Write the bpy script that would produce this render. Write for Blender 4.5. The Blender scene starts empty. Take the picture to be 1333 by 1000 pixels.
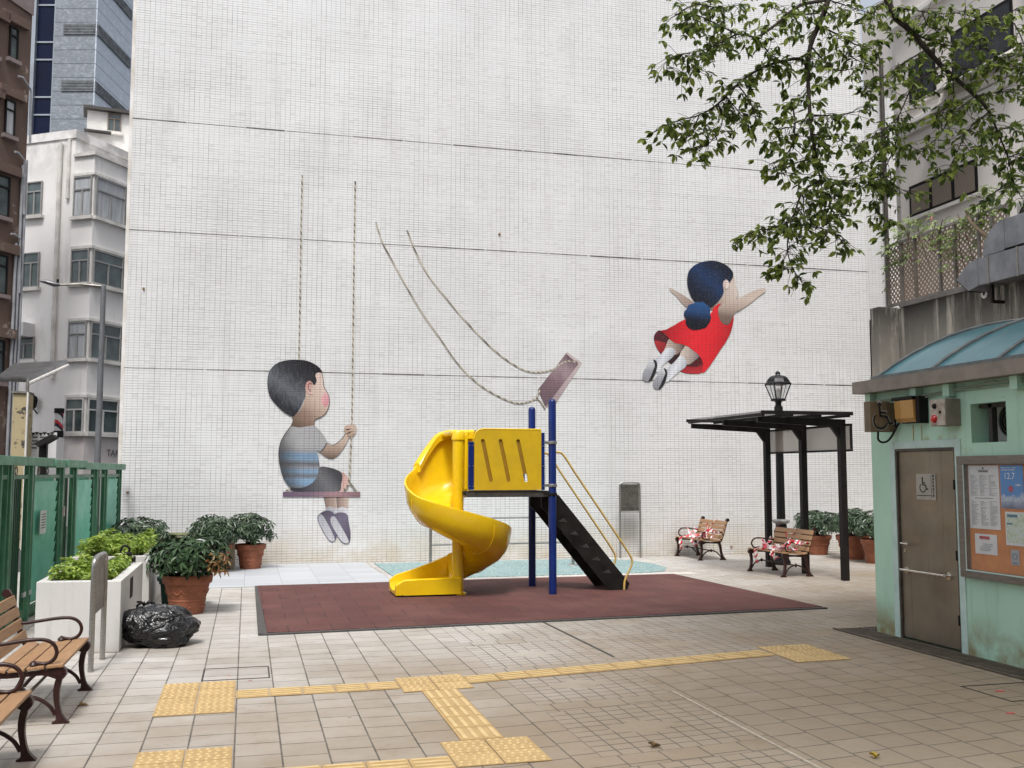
import bpy, bmesh, math, random
from mathutils import Vector, Matrix
R = math.radians
random.seed(7)
S = bpy.context.scene
COL = S.collection
# ---------------------------------------------------------------- camera, sky, sun, exposure
cd = bpy.data.cameras.new('camera'); cam = bpy.data.objects.new('camera', cd); COL.objects.link(cam)
cam.location = (0, 0, 1.83); cam.rotation_euler = (R(95.0), 0, R(-14.7))
cd.sensor_width = 36; cd.lens = 36 * 1310 / 1333; cd.clip_end = 1000; cd.clip_start = 0.05
S.camera = cam
W = bpy.data.worlds.new('World'); S.world = W; W.use_nodes = True
wn = W.node_tree; bg = wn.nodes['Background']
sky = wn.nodes.new('ShaderNodeTexSky'); sky.sky_type = 'NISHITA'; sky.sun_disc = False
SUN_EL, SUN_AZ = 60, 198           # azimuth clockwise from +Y: behind the camera
sky.sun_elevation = R(SUN_EL); sky.sun_rotation = R(SUN_AZ); sky.dust_density = 4; sky.air_density = 1.0; sky.ozone_density = 1
hs = wn.nodes.new('ShaderNodeHueSaturation'); hs.inputs['Saturation'].default_value = 0.40
wn.links.new(sky.outputs[0], hs.inputs['Color']); wn.links.new(hs.outputs[0], bg.inputs[0])
bg.inputs[1].default_value = 0.135
sl = bpy.data.lights.new('sun', 'SUN'); sl.energy = 1.6; sl.angle = R(13); sl.color = (1, 0.985, 0.96)
so = bpy.data.objects.new('sun', sl); COL.objects.link(so)
so.rotation_euler = (R(90 - SUN_EL), 0, R(180 - SUN_AZ)) ; so.location = (0, 0, 30)
S.view_settings.view_transform = 'Standard'; S.view_settings.look = 'None'
S.view_settings.exposure = 0.70; S.view_settings.gamma = 1
S.render.engine = 'CYCLES'
S.render.resolution_x = 1024; S.render.resolution_y = 768

# ---------------------------------------------------------------- measuring helpers (photo pixel -> point on a real plane)
TH, YA, HC, FP = R(5.0), R(14.7), 1.83, 1310.
fwd = Vector((math.sin(YA) * math.cos(TH), math.cos(YA) * math.cos(TH), math.sin(TH)))
rgt = Vector((math.cos(YA), -math.sin(YA), 0)); upv = rgt.cross(fwd); CC = Vector((0, 0, HC))
def ray(x, y): return fwd + rgt * ((x - 666.5) / FP) - upv * ((y - 500) / FP)
def onY(x, y, Y): d = ray(x, y); return CC + d * (Y / d.y)
def onX(x, y, X): d = ray(x, y); return CC + d * (X / d.x)
def onG(x, y, z=0.0): d = ray(x, y); return CC + d * ((z - HC) / d.z)
def hit(x, y, P, N):
    d = ray(x, y); P = Vector(P); N = Vector(N); return CC + d * ((P - CC).dot(N) / d.dot(N))

# ---------------------------------------------------------------- mesh builder
def catmull(pts, n=4, closed=False):
    P = [Vector(p) for p in pts]; out = []; m = len(P)
    rng = range(m) if closed else range(m - 1)
    for i in rng:
        a = P[(i - 1) % m] if closed or i > 0 else P[i] * 2 - P[i + 1]
        b = P[i]; c = P[(i + 1) % m]
        d = P[(i + 2) % m] if closed or i + 2 < m else c * 2 - b
        for k in range(n):
            t = k / n
            out.append(0.5 * ((2 * b) + (c - a) * t + (2 * a - 5 * b + 4 * c - d) * t * t + (3 * b - a - 3 * c + d) * t ** 3))
    if not closed: out.append(P[-1])
    return out
class MB:
    def __init__(s): s.v = []; s.f = []; s.m = []
    def add(s, vs, fs, mi=0):
        o = len(s.v); s.v += [tuple(v) for v in vs]; s.f += [tuple(o + i for i in f) for f in fs]; s.m += [mi] * len(fs); return s
    def box(s, x0, x1, y0, y1, z0, z1, mi=0):
        x0, x1 = min(x0, x1), max(x0, x1); y0, y1 = min(y0, y1), max(y0, y1); z0, z1 = min(z0, z1), max(z0, z1)
        vs = [(x, y, z) for z in (z0, z1) for y in (y0, y1) for x in (x0, x1)]
        return s.add(vs, [(0, 2, 3, 1), (4, 5, 7, 6), (0, 1, 5, 4), (2, 6, 7, 3), (0, 4, 6, 2), (1, 3, 7, 5)], mi)
    def obox(s, c, ax, ay, az, mi=0):   # centre and three half vectors
        c, ax, ay, az = map(Vector, (c, ax, ay, az))
        vs = [c + ax * i + ay * j + az * k for k in (-1, 1) for j in (-1, 1) for i in (-1, 1)]
        return s.add(vs, [(0, 2, 3, 1), (4, 5, 7, 6), (0, 1, 5, 4), (2, 6, 7, 3), (0, 4, 6, 2), (1, 3, 7, 5)], mi)
    def quad(s, a, b, c, d, mi=0): return s.add([a, b, c, d], [(0, 1, 2, 3)], mi)
    def prism(s, pts, vec, mi=0):
        P = [Vector(p) for p in pts]; vec = Vector(vec); n = len(P)
        fs = [tuple(range(n)), tuple(range(2 * n - 1, n - 1, -1))] + [(i, n + i, n + (i + 1) % n, (i + 1) % n) for i in range(n)]
        return s.add(P + [p + vec for p in P], fs, mi)
    def tube(s, pts, r, n=8, mi=0, cap=True, flat=1.0):
        P = [Vector(p) for p in pts]; m = len(P); rr = r if isinstance(r, (list, tuple)) else [r] * m
        vs = []; pu = None
        for i in range(m):
            t = (P[min(i + 1, m - 1)] - P[max(i - 1, 0)])
            if t.length < 1e-9: t = Vector((0, 0, 1))
            t.normalize()
            if pu is None:
                ref = Vector((0, 0, 1)) if abs(t.z) < 0.9 else Vector((1, 0, 0)); pu = (ref - t * ref.dot(t)).normalized()
            else:
                pu = (pu - t * pu.dot(t)).normalized()
            w = t.cross(pu)
            for k in range(n):
                a = 2 * math.pi * k / n
                vs.append(P[i] + (pu * math.cos(a) + w * math.sin(a) * flat) * rr[i])
        fs = [(i * n + k, i * n + (k + 1) % n, (i + 1) * n + (k + 1) % n, (i + 1) * n + k) for i in range(m - 1) for k in range(n)]
        if cap: fs += [tuple(range(n - 1, -1, -1)), tuple((m - 1) * n + k for k in range(n))]
        return s.add(vs, fs, mi)
    def cyl(s, a, b, r0, r1=None, n=16, mi=0): return s.tube([a, b], [r0, r0 if r1 is None else r1], n, mi)
    def lathe(s, prof, c=(0, 0, 0), n=32, mi=0):
        cx, cy, cz = c; m = len(prof)
        vs = [(cx + r * math.cos(2 * math.pi * k / n), cy + r * math.sin(2 * math.pi * k / n), cz + z) for r, z in prof for k in range(n)]
        fs = [(i * n + k, i * n + (k + 1) % n, (i + 1) * n + (k + 1) % n, (i + 1) * n + k) for i in range(m - 1) for k in range(n)]
        fs += [tuple(range(n - 1, -1, -1)), tuple((m - 1) * n + k for k in range(n))]
        return s.add(vs, fs, mi)
    def ribbon(s, pts, w, wv, mi=0):
        P = [Vector(p) for p in pts]; vs = []
        for i, p in enumerate(P):
            d = Vector(wv[i] if isinstance(wv, list) else wv).normalized() * w / 2; vs += [p - d, p + d]
        return s.add(vs, [(2 * i, 2 * i + 1, 2 * i + 3, 2 * i + 2) for i in range(len(P) - 1)], mi)
    def leaf(s, p, d, up, L, wd, fold=0.25, mi=0):
        d = d.normalized(); sd = d.cross(up)
        if sd.length < 1e-4: sd = d.cross(Vector((1, 0.1, 0)))
        sd.normalize(); n = sd.cross(d)
        q = lambda a, b, c: p + d * (a * L) + sd * (b * wd) + n * (c * wd)
        s.add([q(0, 0, 0), q(.32, -.42, fold), q(.68, -.40, fold * .8), q(1, 0, -.15), q(.68, .40, fold * .8), q(.32, .42, fold)],
              [(0, 1, 2, 3), (0, 3, 4, 5)], mi)
    def build(s, name, mat, parent=None, bevel=0, smooth=False, loc=None):
        me = bpy.data.meshes.new(name)
        vs = s.v
        if parent is not None and loc is None and parent.get('_w'):
            o = Vector(parent['_o']); a = parent.get('_rz', 0.0); ca, sa = math.cos(-a), math.sin(-a)
            vs = []
            for v in s.v:
                x, y, z = v[0] - o.x, v[1] - o.y, v[2] - o.z
                vs.append((x * ca - y * sa, x * sa + y * ca, z))
        me.from_pydata(vs, [], s.f)
        for m in (mat if isinstance(mat, (list, tuple)) else [mat]): me.materials.append(m)
        if isinstance(mat, (list, tuple)): me.polygons.foreach_set('material_index', s.m)
        bm = bmesh.new(); bm.from_mesh(me)
        ng = [f for f in bm.faces if len(f.verts) > 4]
        if ng: bmesh.ops.triangulate(bm, faces=ng)
        if len(bm.faces) < 60000 and not getattr(s, 'open', False): bmesh.ops.recalc_face_normals(bm, faces=bm.faces)
        if smooth:
            for f in bm.faces: f.smooth = True
            for e in bm.edges:
                if len(e.link_faces) == 2 and e.calc_face_angle(0) > R(38): e.smooth = False
        bm.to_mesh(me); bm.free(); me.update()
        o = bpy.data.objects.new(name, me); COL.objects.link(o)
        if parent is not None: o.parent = parent
        if loc is not None: o.location = loc
        if bevel:
            b = o.modifiers.new('bevel', 'BEVEL'); b.width = bevel; b.segments = 2; b.limit_method = 'ANGLE'; b.angle_limit = R(40)
        return o
def tag(o, label=None, cat=None, group=None, kind=None):
    if label: o['label'] = label
    if cat: o['category'] = cat
    if group: o['group'] = group
    if kind: o['kind'] = kind
    return o
def thing(name, label, cat, loc=(0, 0, 0), rz=0, group=None, world=False):
    """an Empty at the thing's base; world=True: its meshes are given in world coordinates and moved into its frame"""
    o = bpy.data.objects.new(name, None); COL.objects.link(o); o.empty_display_size = 0.2
    o.location = loc; o.rotation_euler = (0, 0, rz); tag(o, label, cat, group)
    if world: o['_w'] = 1; o['_o'] = list(loc); o['_rz'] = rz
    return o
def sub(o):   # a part that carries sub-parts: mesh children given in the same frame as the thing
    if o.parent is not None and o.parent.get('_w'):
        o['_w'] = 1; o['_o'] = list(o.parent['_o']); o['_rz'] = o.parent.get('_rz', 0.0)
    return o
def copy_tree(o, parent=None):
    c = o.copy(); COL.objects.link(c); c.parent = parent
    for ch in [k for k in bpy.data.objects if k.parent == o]: copy_tree(ch, c)
    return c

# ---------------------------------------------------------------- node expressions
class E:
    def __init__(s, nt, k): s.nt = nt; s.k = k
    def _m(s, op, *a):
        n = s.nt.nodes.new('ShaderNodeMath'); n.operation = op
        for i, x in enumerate((s,) + a):
            if isinstance(x, E): s.nt.links.new(x.k, n.inputs[i])
            else: n.inputs[i].default_value = x
        return E(s.nt, n.outputs[0])
    def __add__(s, o): return s._m('ADD', o)
    def __sub__(s, o): return s._m('SUBTRACT', o)
    def __mul__(s, o): return s._m('MULTIPLY', o)
    def __truediv__(s, o): return s._m('DIVIDE', o)
    def inv(s): return (s * -1.0) + 1.0
    def floor(s): return s._m('FLOOR')
    def frac(s): return s._m('FRACT')
    def lt(s, o): return s._m('LESS_THAN', o)
    def gt(s, o): return s._m('GREATER_THAN', o)
    def mx(s, o): return s._m('MAXIMUM', o)
    def mn(s, o): return s._m('MINIMUM', o)
    def ab(s): return s._m('ABSOLUTE')
    def pw(s, o): return s._m('POWER', o)
    def sin(s): return s._m('SINE')
    def clamp(s):
        n = s.nt.nodes.new('ShaderNodeClamp'); s.nt.links.new(s.k, n.inputs[0]); return E(s.nt, n.outputs[0])
    def rng(s, a, b, c=0.0, d=1.0, smooth=False):
        n = s.nt.nodes.new('ShaderNodeMapRange'); s.nt.links.new(s.k, n.inputs[0])
        if smooth: n.interpolation_type = 'SMOOTHSTEP'
        for i, x in zip((1, 2, 3, 4), (a, b, c, d)): n.inputs[i].default_value = x
        return E(s.nt, n.outputs[0])
class Mat:
    def __init__(s, name, rough=0.6, metal=0.0):
        s.m = bpy.data.materials.new(name); s.m.use_nodes = True; s.nt = s.m.node_tree
        s.b = s.nt.nodes['Principled BSDF']; s.b.inputs['Roughness'].default_value = rough; s.b.inputs['Metallic'].default_value = metal
        s.g = s.nt.nodes.new('ShaderNodeNewGeometry'); s.tc = s.nt.nodes.new('ShaderNodeTexCoord')
    def xyz(s, obj=False):
        n = s.nt.nodes.new('ShaderNodeSeparateXYZ'); s.nt.links.new(s.tc.outputs['Object'] if obj else s.g.outputs['Position'], n.inputs[0])
        return [E(s.nt, n.outputs[i]) for i in range(3)]
    def vec(s, x=0., y=0., z=0.):
        n = s.nt.nodes.new('ShaderNodeCombineXYZ')
        for i, a in enumerate((x, y, z)):
            if isinstance(a, E): s.nt.links.new(a.k, n.inputs[i])
            else: n.inputs[i].default_value = a
        return n.outputs[0]
    def noise(s, scale=5, detail=4, rough=.55, vec=None, obj=False, dist=0.0):
        n = s.nt.nodes.new('ShaderNodeTexNoise'); n.inputs['Scale'].default_value = scale; n.inputs['Detail'].default_value = detail
        n.inputs['Roughness'].default_value = rough; n.inputs['Distortion'].default_value = dist
        s.nt.links.new(vec if vec is not None else (s.tc.outputs['Object'] if obj else s.g.outputs['Position']), n.inputs['Vector'])
        return E(s.nt, n.outputs[0])
    def white(s, vec):
        n = s.nt.nodes.new('ShaderNodeTexWhiteNoise'); n.noise_dimensions = '3D'; s.nt.links.new(vec, n.inputs['Vector']); return E(s.nt, n.outputs[0])
    def mix(s, f, a, b, mode='MIX'):
        n = s.nt.nodes.new('ShaderNodeMix'); n.data_type = 'RGBA'; n.blend_type = mode
        if isinstance(f, E): s.nt.links.new(f.k, n.inputs[0])
        else: n.inputs[0].default_value = f
        for i, x in ((6, a), (7, b)):
            if isinstance(x, (tuple, list)): n.inputs[i].default_value = (*x[:3], 1)
            else: s.nt.links.new(x, n.inputs[i])
        return n.outputs[2]
    def ramp(s, f, stops, const=False):
        n = s.nt.nodes.new('ShaderNodeValToRGB'); s.nt.links.new(f.k, n.inputs[0]); r = n.color_ramp
        if const: r.interpolation = 'CONSTANT'
        while len(r.elements) < len(stops): r.elements.new(0.5)
        for e, (p, c) in zip(r.elements, stops): e.position = p; e.color = (*c[:3], 1)
        return n.outputs[0]
    def base(s, c):
        if isinstance(c, (tuple, list)): s.b.inputs['Base Color'].default_value = (*c[:3], 1)
        else: s.nt.links.new(c, s.b.inputs['Base Color'])
    def rough(s, e): s.nt.links.new(e.k, s.b.inputs['Roughness'])
    def bump(s, h, dist=0.01, strength=0.6):
        n = s.nt.nodes.new('ShaderNodeBump'); n.inputs['Strength'].default_value = strength; n.inputs['Distance'].default_value = dist
        s.nt.links.new(h.k, n.inputs['Height']); s.nt.links.new(n.outputs[0], s.b.inputs['Normal'])
def surf(name, c1, c2=None, scale=6, rough=.6, metal=0., bump=0., bscale=40, obj=True, coat=0., stretch=None, rv=.1, spec=.5):
    m = Mat(name, rough, metal); m.b.inputs['Specular IOR Level'].default_value = spec
    c2 = c2 or tuple(x * .75 for x in c1)
    v = None
    if stretch:
        x, y, z = m.xyz(obj); v = m.vec(x * stretch[0], y * stretch[1], z * stretch[2])
    n = m.noise(scale, 5, .6, vec=v, obj=obj)
    m.base(m.mix(n.rng(.35, .68), c1, c2)); m.rough(n.rng(.3, .7, max(.02, rough - rv), min(1, rough + rv)))
    if bump: m.bump(m.noise(bscale, 4, .6, vec=v, obj=obj), bump)
    if coat: m.b.inputs['Coat Weight'].default_value = coat; m.b.inputs['Coat Roughness'].default_value = .15
    return m.m
def leafmat(name, a, b, c, trans=.3, rough=.45):
    m = Mat(name, rough)
    rnd = E(m.nt, m.g.outputs['Random Per Island'])
    col = m.ramp(rnd, [(0, a), (.55, b), (1, c)])
    m.base(col)
    t = m.nt.nodes.new('ShaderNodeBsdfTranslucent'); m.nt.links.new(col, t.inputs[0])
    mx = m.nt.nodes.new('ShaderNodeMixShader'); mx.inputs[0].default_value = trans
    out = m.nt.nodes['Material Output']
    m.nt.links.new(m.b.outputs[0], mx.inputs[1]); m.nt.links.new(t.outputs[0], mx.inputs[2]); m.nt.links.new(mx.outputs[0], out.inputs[0])
    return m.m
def glassmat(name, col, rough=.1, alpha=.5):
    m = Mat(name, rough); m.base(col); m.b.inputs['Alpha'].default_value = alpha
    m.b.inputs['Specular IOR Level'].default_value = .6
    return m.m
# ================================================================ GROUND AND SETTING
def tile_mask(m, w=.10, h=.05, dark=True, face='x'):
    """0..1 darkness of the grout lines of the small wall tiles, broken up as on the real wall"""
    x, y, z = m.xyz(); u = (x if face == 'x' else y) / w; v = z / h
    fu, fv = u.frac(), v.frac()
    lu = fu.lt(.085); lv = fv.lt(.19)
    rowr = m.white(m.vec(v.floor(), 3.3, 1.0)); colr = m.white(m.vec(u.floor(), 7.7, 2.0))
    patch = m.noise(.75, 5, .62); patch2 = m.noise(1.9, 4, .6)
    a = lv * (rowr.rng(.0, 1., .55, 1.0)) * patch.rng(.36, .62, .45, .95)
    b = lu * (colr.rng(.1, 1., .45, .95)) * patch2.rng(.36, .62, .30, .9)
    cell = m.white(m.vec(u.floor(), v.floor(), 5.0))
    a = a * cell.rng(0, 1, .7, 1.0)
    return a.mx(b), cell, fu, fv
def walltile(name='wall_tile', face='x'):
    m = Mat(name, .38)
    g, cell, fu, fv = tile_mask(m, face=face)
    x, y, z = m.xyz()
    big = m.noise(.35, 4, .6)
    c = m.mix(big.rng(.3, .7), (.70, .705, .71), (.63, .63, .63))
    c = m.mix(cell.rng(.5, 1, 0, .35), c, (.74, .745, .75)); c = m.mix(cell.rng(.12, 0, 0, .4), c, (.52, .50, .48))
    # stains: splash dirt near the pavement and faint runs
    st = m.noise(1.0, 5, .65, vec=m.vec(x * 3.0, y, z * .35))
    c = m.mix(st.rng(.56, .76, 0, .28), c, (.42, .40, .36)); fd_ = ((z - 3.86).ab().mn((z - 6.60).ab()).mn((z - 8.86).ab())); runs = m.noise(1.0, 5, .7, vec=m.vec(x * 6.0, y, z * .5)).rng(.52, .7) * fd_.rng(0, 1.1, 1, 0); c = m.mix(runs * .22, c, (.34, .32, .29)); c = m.mix(m.noise(.5, 3, .5).rng(.55, .6, 0, .10), c, (.45, .45, .45))
    dirt = (z.rng(.0, 1.0, 1, 0, True) * m.noise(2.2, 5, .6).rng(.3, .65)) * .75
    c = m.mix(dirt, c, (.50, .43, .31))
    c = m.mix(g * .95, c, (.085, .08, .075))
    m.base(c); m.bump((g * -1.0) + cell * .15, .004, .5)
    m.rough(cell.rng(0, 1, .28, .5))
    return m.m
MW = walltile()
MWy = walltile('wall_tile_side', 'y')

def paving():
    m = Mat('paving', .75)
    x, y, z = m.xyz()
    yy = y - (x - 1.6).mx(0.0) * .12
    u = (x + .64) / .3
    jit = m.white(m.vec(u.floor(), .5, 0.)) * .35
    v = (yy - 9.34) / .3 + jit
    # zones of small setts
    zc = x.gt(2.25) * x.lt(3.45)
    my = ((yy - 7.72) / 1.5).frac()
    mx_ = ((x - 3.75) / 1.8).frac()
    z1 = zc * my.lt(.8333)
    z2 = x.gt(3.75) * yy.gt(9.22) * mx_.lt(.8333) * ((yy - 9.22) / 1.5).frac().lt(.8333)
    sett = z1.mx(z2)
    # diamonds
    d1 = ((my - .405).ab() * 1.5 / .19) + ((x - 2.81).ab() / .30)
    d2 = ((((yy - 9.22) / 1.5).frac() - .41).ab() * 1.5 / .19) + ((mx_ - .42).ab() * 1.8 / .30)
    dia = (d1.lt(1.0) * z1).mx(d2.lt(1.0) * z2)
    sett = sett * dia.inv()
    w = sett
    fu, fv = u.frac(), v.frac()
    su, sv = (x / .15).frac(), ((yy - 7.72) / .125).frac()
    eb = lambda f, t: f.mn(f.inv()).lt(t)
    jl = eb(fu, .020).mx(eb(fv, .022))
    js = eb(su, .034).mx(eb(sv, .045))
    j = (jl * w.inv()).mx(js * w) * dia.inv()
    idl = m.white(m.vec(u.floor(), v.floor(), 1.)); ids = m.white(m.vec((x / .15).floor(), ((yy - 7.72) / .125).floor(), 2.))
    idv = idl * w.inv() + ids * w
    c = m.mix(idv, (.40, .385, .36), (.53, .51, .48))
    c = m.mix(w * .6, c, (.60, .59, .57))
    c = m.mix(m.noise(.22, 3).rng(.4, .6, 0, .25), c, (.57, .55, .51)); chip = m.noise(7, 6, .75).rng(.63, .67); c = m.mix(chip * .55, c, (.22, .19, .16))
    gum = m.noise(11, 1, .3).rng(.80, .82); c = m.mix(gum * .7, c, (.12, .11, .10))
    c = m.mix(dia * .8, c, (.56, .54, .50))
    sp = m.noise(260, 2, .7)
    c = m.mix(sp.rng(.50, .70, 0, .7), c, (.17, .155, .14))
    c = m.mix(sp.rng(.46, .28, 0, .35), c, (.62, .60, .56))
    big = m.noise(.6, 5, .62); big2 = m.noise(3.0, 5, .65)
    c = m.mix(big.rng(.42, .70, 0, .45), c, (.27, .22, .165))
    c = m.mix(big2.rng(.52, .72, 0, .35), c, (.24, .20, .16))
    # brown dirt plus painted tree canopy shade, deepening towards the right foreground
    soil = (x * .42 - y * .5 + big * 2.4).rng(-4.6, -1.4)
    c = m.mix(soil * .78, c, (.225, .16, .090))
    c = m.mix(j * big2.rng(.3, .65, .62, .95).mx(w * .9), c, (.065, .055, .045))
    m.base(c); m.bump(j * -1.0 + sp * .25, .004, .6); m.rough(big2.rng(.3, .7, .55, .85))
    return m.m
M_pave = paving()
def sheet(name, x0, x1, y0, y1, z, mat, parent=None, kind='structure'):
    o = MB().quad((x0, y0, z), (x1, y0, z), (x1, y1, z), (x0, y1, z)).build(name, mat)
    if kind: o['kind'] = kind
    return o
M_asph = surf('asphalt', (.055, .055, .055), (.04, .04, .04), 2, .85, bump=.004, bscale=90, obj=False)
sheet('ground', -300, 300, -200, 500, -.012, M_asph)
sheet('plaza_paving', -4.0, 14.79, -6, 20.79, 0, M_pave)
# pale slabs by the wall
m = Mat('pale_slab', .6)
x, y, z = m.xyz()
u, v = x / .6, (y - 16.8) / .45 + m.white(m.vec((x / .6).floor(), 1., 1.)) * .3
e = lambda f, t: f.mn(f.inv()).lt(t)
j = e(u.frac(), .01).mx(e(v.frac(), .02))
c = m.mix(m.white(m.vec(u.floor(), v.floor(), 0.)), (.47, .49, .52), (.40, .42, .445))
c = m.mix(m.noise(3, 5).rng(.5, .75, 0, .5), c, (.48, .47, .45)); c = m.mix(j * .6, c, (.25, .24, .23)); m.base(c)
M_pale = m.m
o = MB().prism([(-1.6, 16.80, .004), (2.45, 16.80, .004), (2.3, 20.788, .004), (-2.1, 20.788, .004)], (0, 0, .004)).build('pale_paving', M_pale); o['kind'] = 'structure'
M_kerb = surf('pale_stone', (.60, .57, .53), (.48, .45, .41), 5, .7, bump=.003, obj=False)
o = MB().box(2.36, 7.9, 16.86, 17.22, .001, .012).build('edging', M_kerb); o['kind'] = 'structure'
# red rubber mat
def rubber():
    m = Mat('rubber_red', .85)
    x, y, z = m.xyz(); v = (y - 11.9) / .5; u = x / .5 + (v / 2.0).floor() * 0 + (v.floor() * .5).frac()
    e = lambda f, t: f.mn(f.inv()).lt(t)
    j = e(u.frac(), .012).mx(e(v.frac(), .009) * m.noise(1.3, 3).rng(.4, .6))
    c = m.mix(m.white(m.vec(u.floor(), v.floor(), 0.)), (.078, .024, .020), (.105, .033, .027))
    c = m.mix(m.noise(180, 2, .7).rng(.5, .75, 0, .6), c, (.055, .03, .03))
    c = m.mix(m.noise(1.1, 5, .6).rng(.45, .72, 0, .45), c, (.17, .075, .062))
    c = m.mix(m.noise(9, 4, .7).rng(.66, .74, 0, .5), c, (.30, .22, .2))
    c = m.mix(j * .8, c, (.02, .015, .015)); m.base(c)
    m.bump(m.noise(120, 3) - j, .004, .7); return m.m
M_rub = rubber()
o = MB().prism([(.26, 11.90, .004), (7.55, 12.27, .004), (7.40, 16.84, .004), (.20, 16.78, .004)], (0, 0, .022)).build('rubber_safety_mat', M_rub, bevel=.006); o['kind'] = 'structure'
M_edge = surf('rubber_edge', (.045, .043, .042), (.10, .095, .09), 30, .9, bump=.006, bscale=60, obj=False)
o = MB().box(.16, .258, 11.88, 16.79, .003, .020).prism([(.16, 11.82, .003), (7.58, 12.19, .003), (7.58, 12.265, .003), (.26, 11.895, .003)], (0, 0, .015)).build('mat_edge_strip', M_edge); o['kind'] = 'structure'
# blue wet-pour surface
m = Mat('wetpour_blue', .8)
c = m.mix(m.noise(26, 2, .8).rng(.42, .6), (.10, .23, .24), (.40, .47, .455)); c = m.mix(m.noise(2, 5).rng(.45, .7, 0, .5), c, (.30, .37, .36))
c = m.mix(m.noise(45, 2, .8).rng(.56, .66), c, (.05, .13, .15)); m.base(c)
pts = [(2.52, 17.3), (7.0, 17.3), (7.5, 17.5), (7.8, 18.1), (7.9, 18.9), (7.7, 19.8), (7.2, 20.35), (2.50, 20.4)]
o = MB().prism([(p[0], p[1], .003) for p in pts], (0, 0, .010)).build('blue_play_surface', m.m); o['kind'] = 'structure'

# tactile paving: yellow slabs with real domes and bars
M_tac = [surf('tactile_yellow', (.47, .32, .14), (.38, .255, .11), 3, .75, bump=.002, bscale=120, obj=False), surf('tactile_rib', (.61, .45, .22), (.50, .37, .18), 6, .7, obj=False)]
def tact(name, corners, nu, nv, kind):
    """corners: four ground points a(near-left) b(near-right) c(far-right) d(far-left); nu x nv slabs"""
    a, b, c, d = [Vector((p[0], p[1], 0)) for p in corners]
    P = lambda s, t: (a * (1 - s) + b * s) * (1 - t) + (d * (1 - s) + c * s) * t
    mb = MB()
    for i in range(nu):
        for k in range(nv):
            e = .006; s0, s1, t0, t1 = i / nu, (i + 1) / nu, k / nv, (k + 1) / nv
            q = [P(s0, t0), P(s1, t0), P(s1, t1), P(s0, t1)]; cen = sum(q, Vector()) / 4
            q = [p + (cen - p).normalized() * e for p in q]
            dz = random.uniform(0, .002)
            mb.prism([(p.x, p.y, .002 + dz) for p in q], (0, 0, .005))
            Q = lambda s, t: (q[0] * (1 - s) + q[1] * s) * (1 - t) + (q[3] * (1 - s) + q[2] * s) * t
            if kind == 'dome':
                for ii in range(5):
                    for kk in range(5):
                        p = Q((ii + .5 + (.25 if kk % 2 else -.0)) / 5.3, (kk + .5) / 5)
                        mb.lathe([(.015, .007 + dz), (.012, .011 + dz), (.006, .012 + dz)], (p.x, p.y, 0), 6, mi=1)
            else:
                for ii in range(4):
                    s = (ii + .5) / 4
                    if kind == 'barx': p0, p1 = Q(.06, s), Q(.94, s)
                    else: p0, p1 = Q(s, .06), Q(s, .94)
                    dv = (p1 - p0) / 2; w = Vector((-dv.y, dv.x, 0)).normalized() * .013
                    cc = (p0 + p1) / 2; mb.obox((cc.x, cc.y, .0095 + dz), dv, w * 1.2, (0, 0, .0035), mi=1)
    o = mb.build(name, M_tac); o['kind'] = 'structure'; return o
tact('tactile_paving', [(-.65, 8.15), (-.05, 8.15), (-.05, 9.35), (-.65, 9.35)], 2, 4, 'dome')
tact('tactile_paving', [(-.65, 6.55), (-.05, 6.55), (-.05, 7.15), (-.65, 7.15)], 2, 2, 'dome')
tact('tactile_paving', [(-.05, 8.63), (1.30, 8.66), (1.30, 8.96), (-.05, 8.93)], 5, 1, 'barx')
tact('tactile_paving', [(1.30, 8.50), (1.91, 8.54), (1.91, 9.13), (1.30, 9.09)], 2, 2, 'dome')
tact('tactile_paving', [(1.91, 8.72), (5.16, 9.25), (5.14, 9.56), (1.91, 9.02)], 11, 1, 'barx')
tact('tactile_paving', [(5.16, 8.85), (5.78, 8.88), (5.80, 9.76), (5.20, 9.74)], 2, 3, 'dome')
tact('tactile_paving', [(1.45, 6.91), (1.76, 6.91), (1.76, 8.52), (1.45, 8.50)], 1, 5, 'bary')
tact('tactile_paving', [(1.30, 6.30), (1.92, 6.30), (1.92, 6.90), (1.30, 6.90)], 2, 2, 'dome')
tact('tactile_paving', [(-.05, 6.26), (1.30, 6.26), (1.30, 6.56), (-.05, 6.56)], 5, 1, 'barx')
# metal joint slot, cover frames
M_dkm = surf('dark_metal', (.05, .05, .05), (.09, .08, .07), 20, .6, .5)
o = MB().prism([(3.55, 9.62, .001), (3.58, 9.62, .001), (3.56, 12.05, .001), (3.53, 12.05, .001)], (0, 0, .003)).build('expansion_joint', M_dkm); o['kind'] = 'structure'
M_brs = surf('pale_metal', (.55, .5, .42), (.35, .3, .22), 20, .5, .4)
o = MB().prism([(3.46, 5.2, .001), (3.485, 5.2, .001), (3.50, 8.0, .001), (3.475, 8.0, .001)], (0, 0, .003)).build('expansion_joint', M_brs); o['kind'] = 'structure'
def cover_frame(name, x0, x1, y0, y1, label):
    t = .012
    mb = MB().box(x0, x1, y0, y0 + t, .001, .005).box(x0, x1, y1 - t, y1, .001, .005).box(x0, x0 + t, y0 + t, y1 - t, .001, .005).box(x1 - t, x1, y0 + t, y1 - t, .001, .005)
    o = mb.build(name, M_dkm); tag(o, label, 'access cover')
cover_frame('access_cover', -.35, .24, 9.42, 9.98, 'paved access cover with thin dark metal frame beside the yellow tactile square on the left')
cover_frame('access_cover', 5.95, 6.60, 6.95, 7.55, 'paved access cover with thin dark frame set in the brown pavement before the notice board')
M_redp = surf('red_paint', (.6, .06, .06), (.4, .1, .1), 30, .7)
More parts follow.
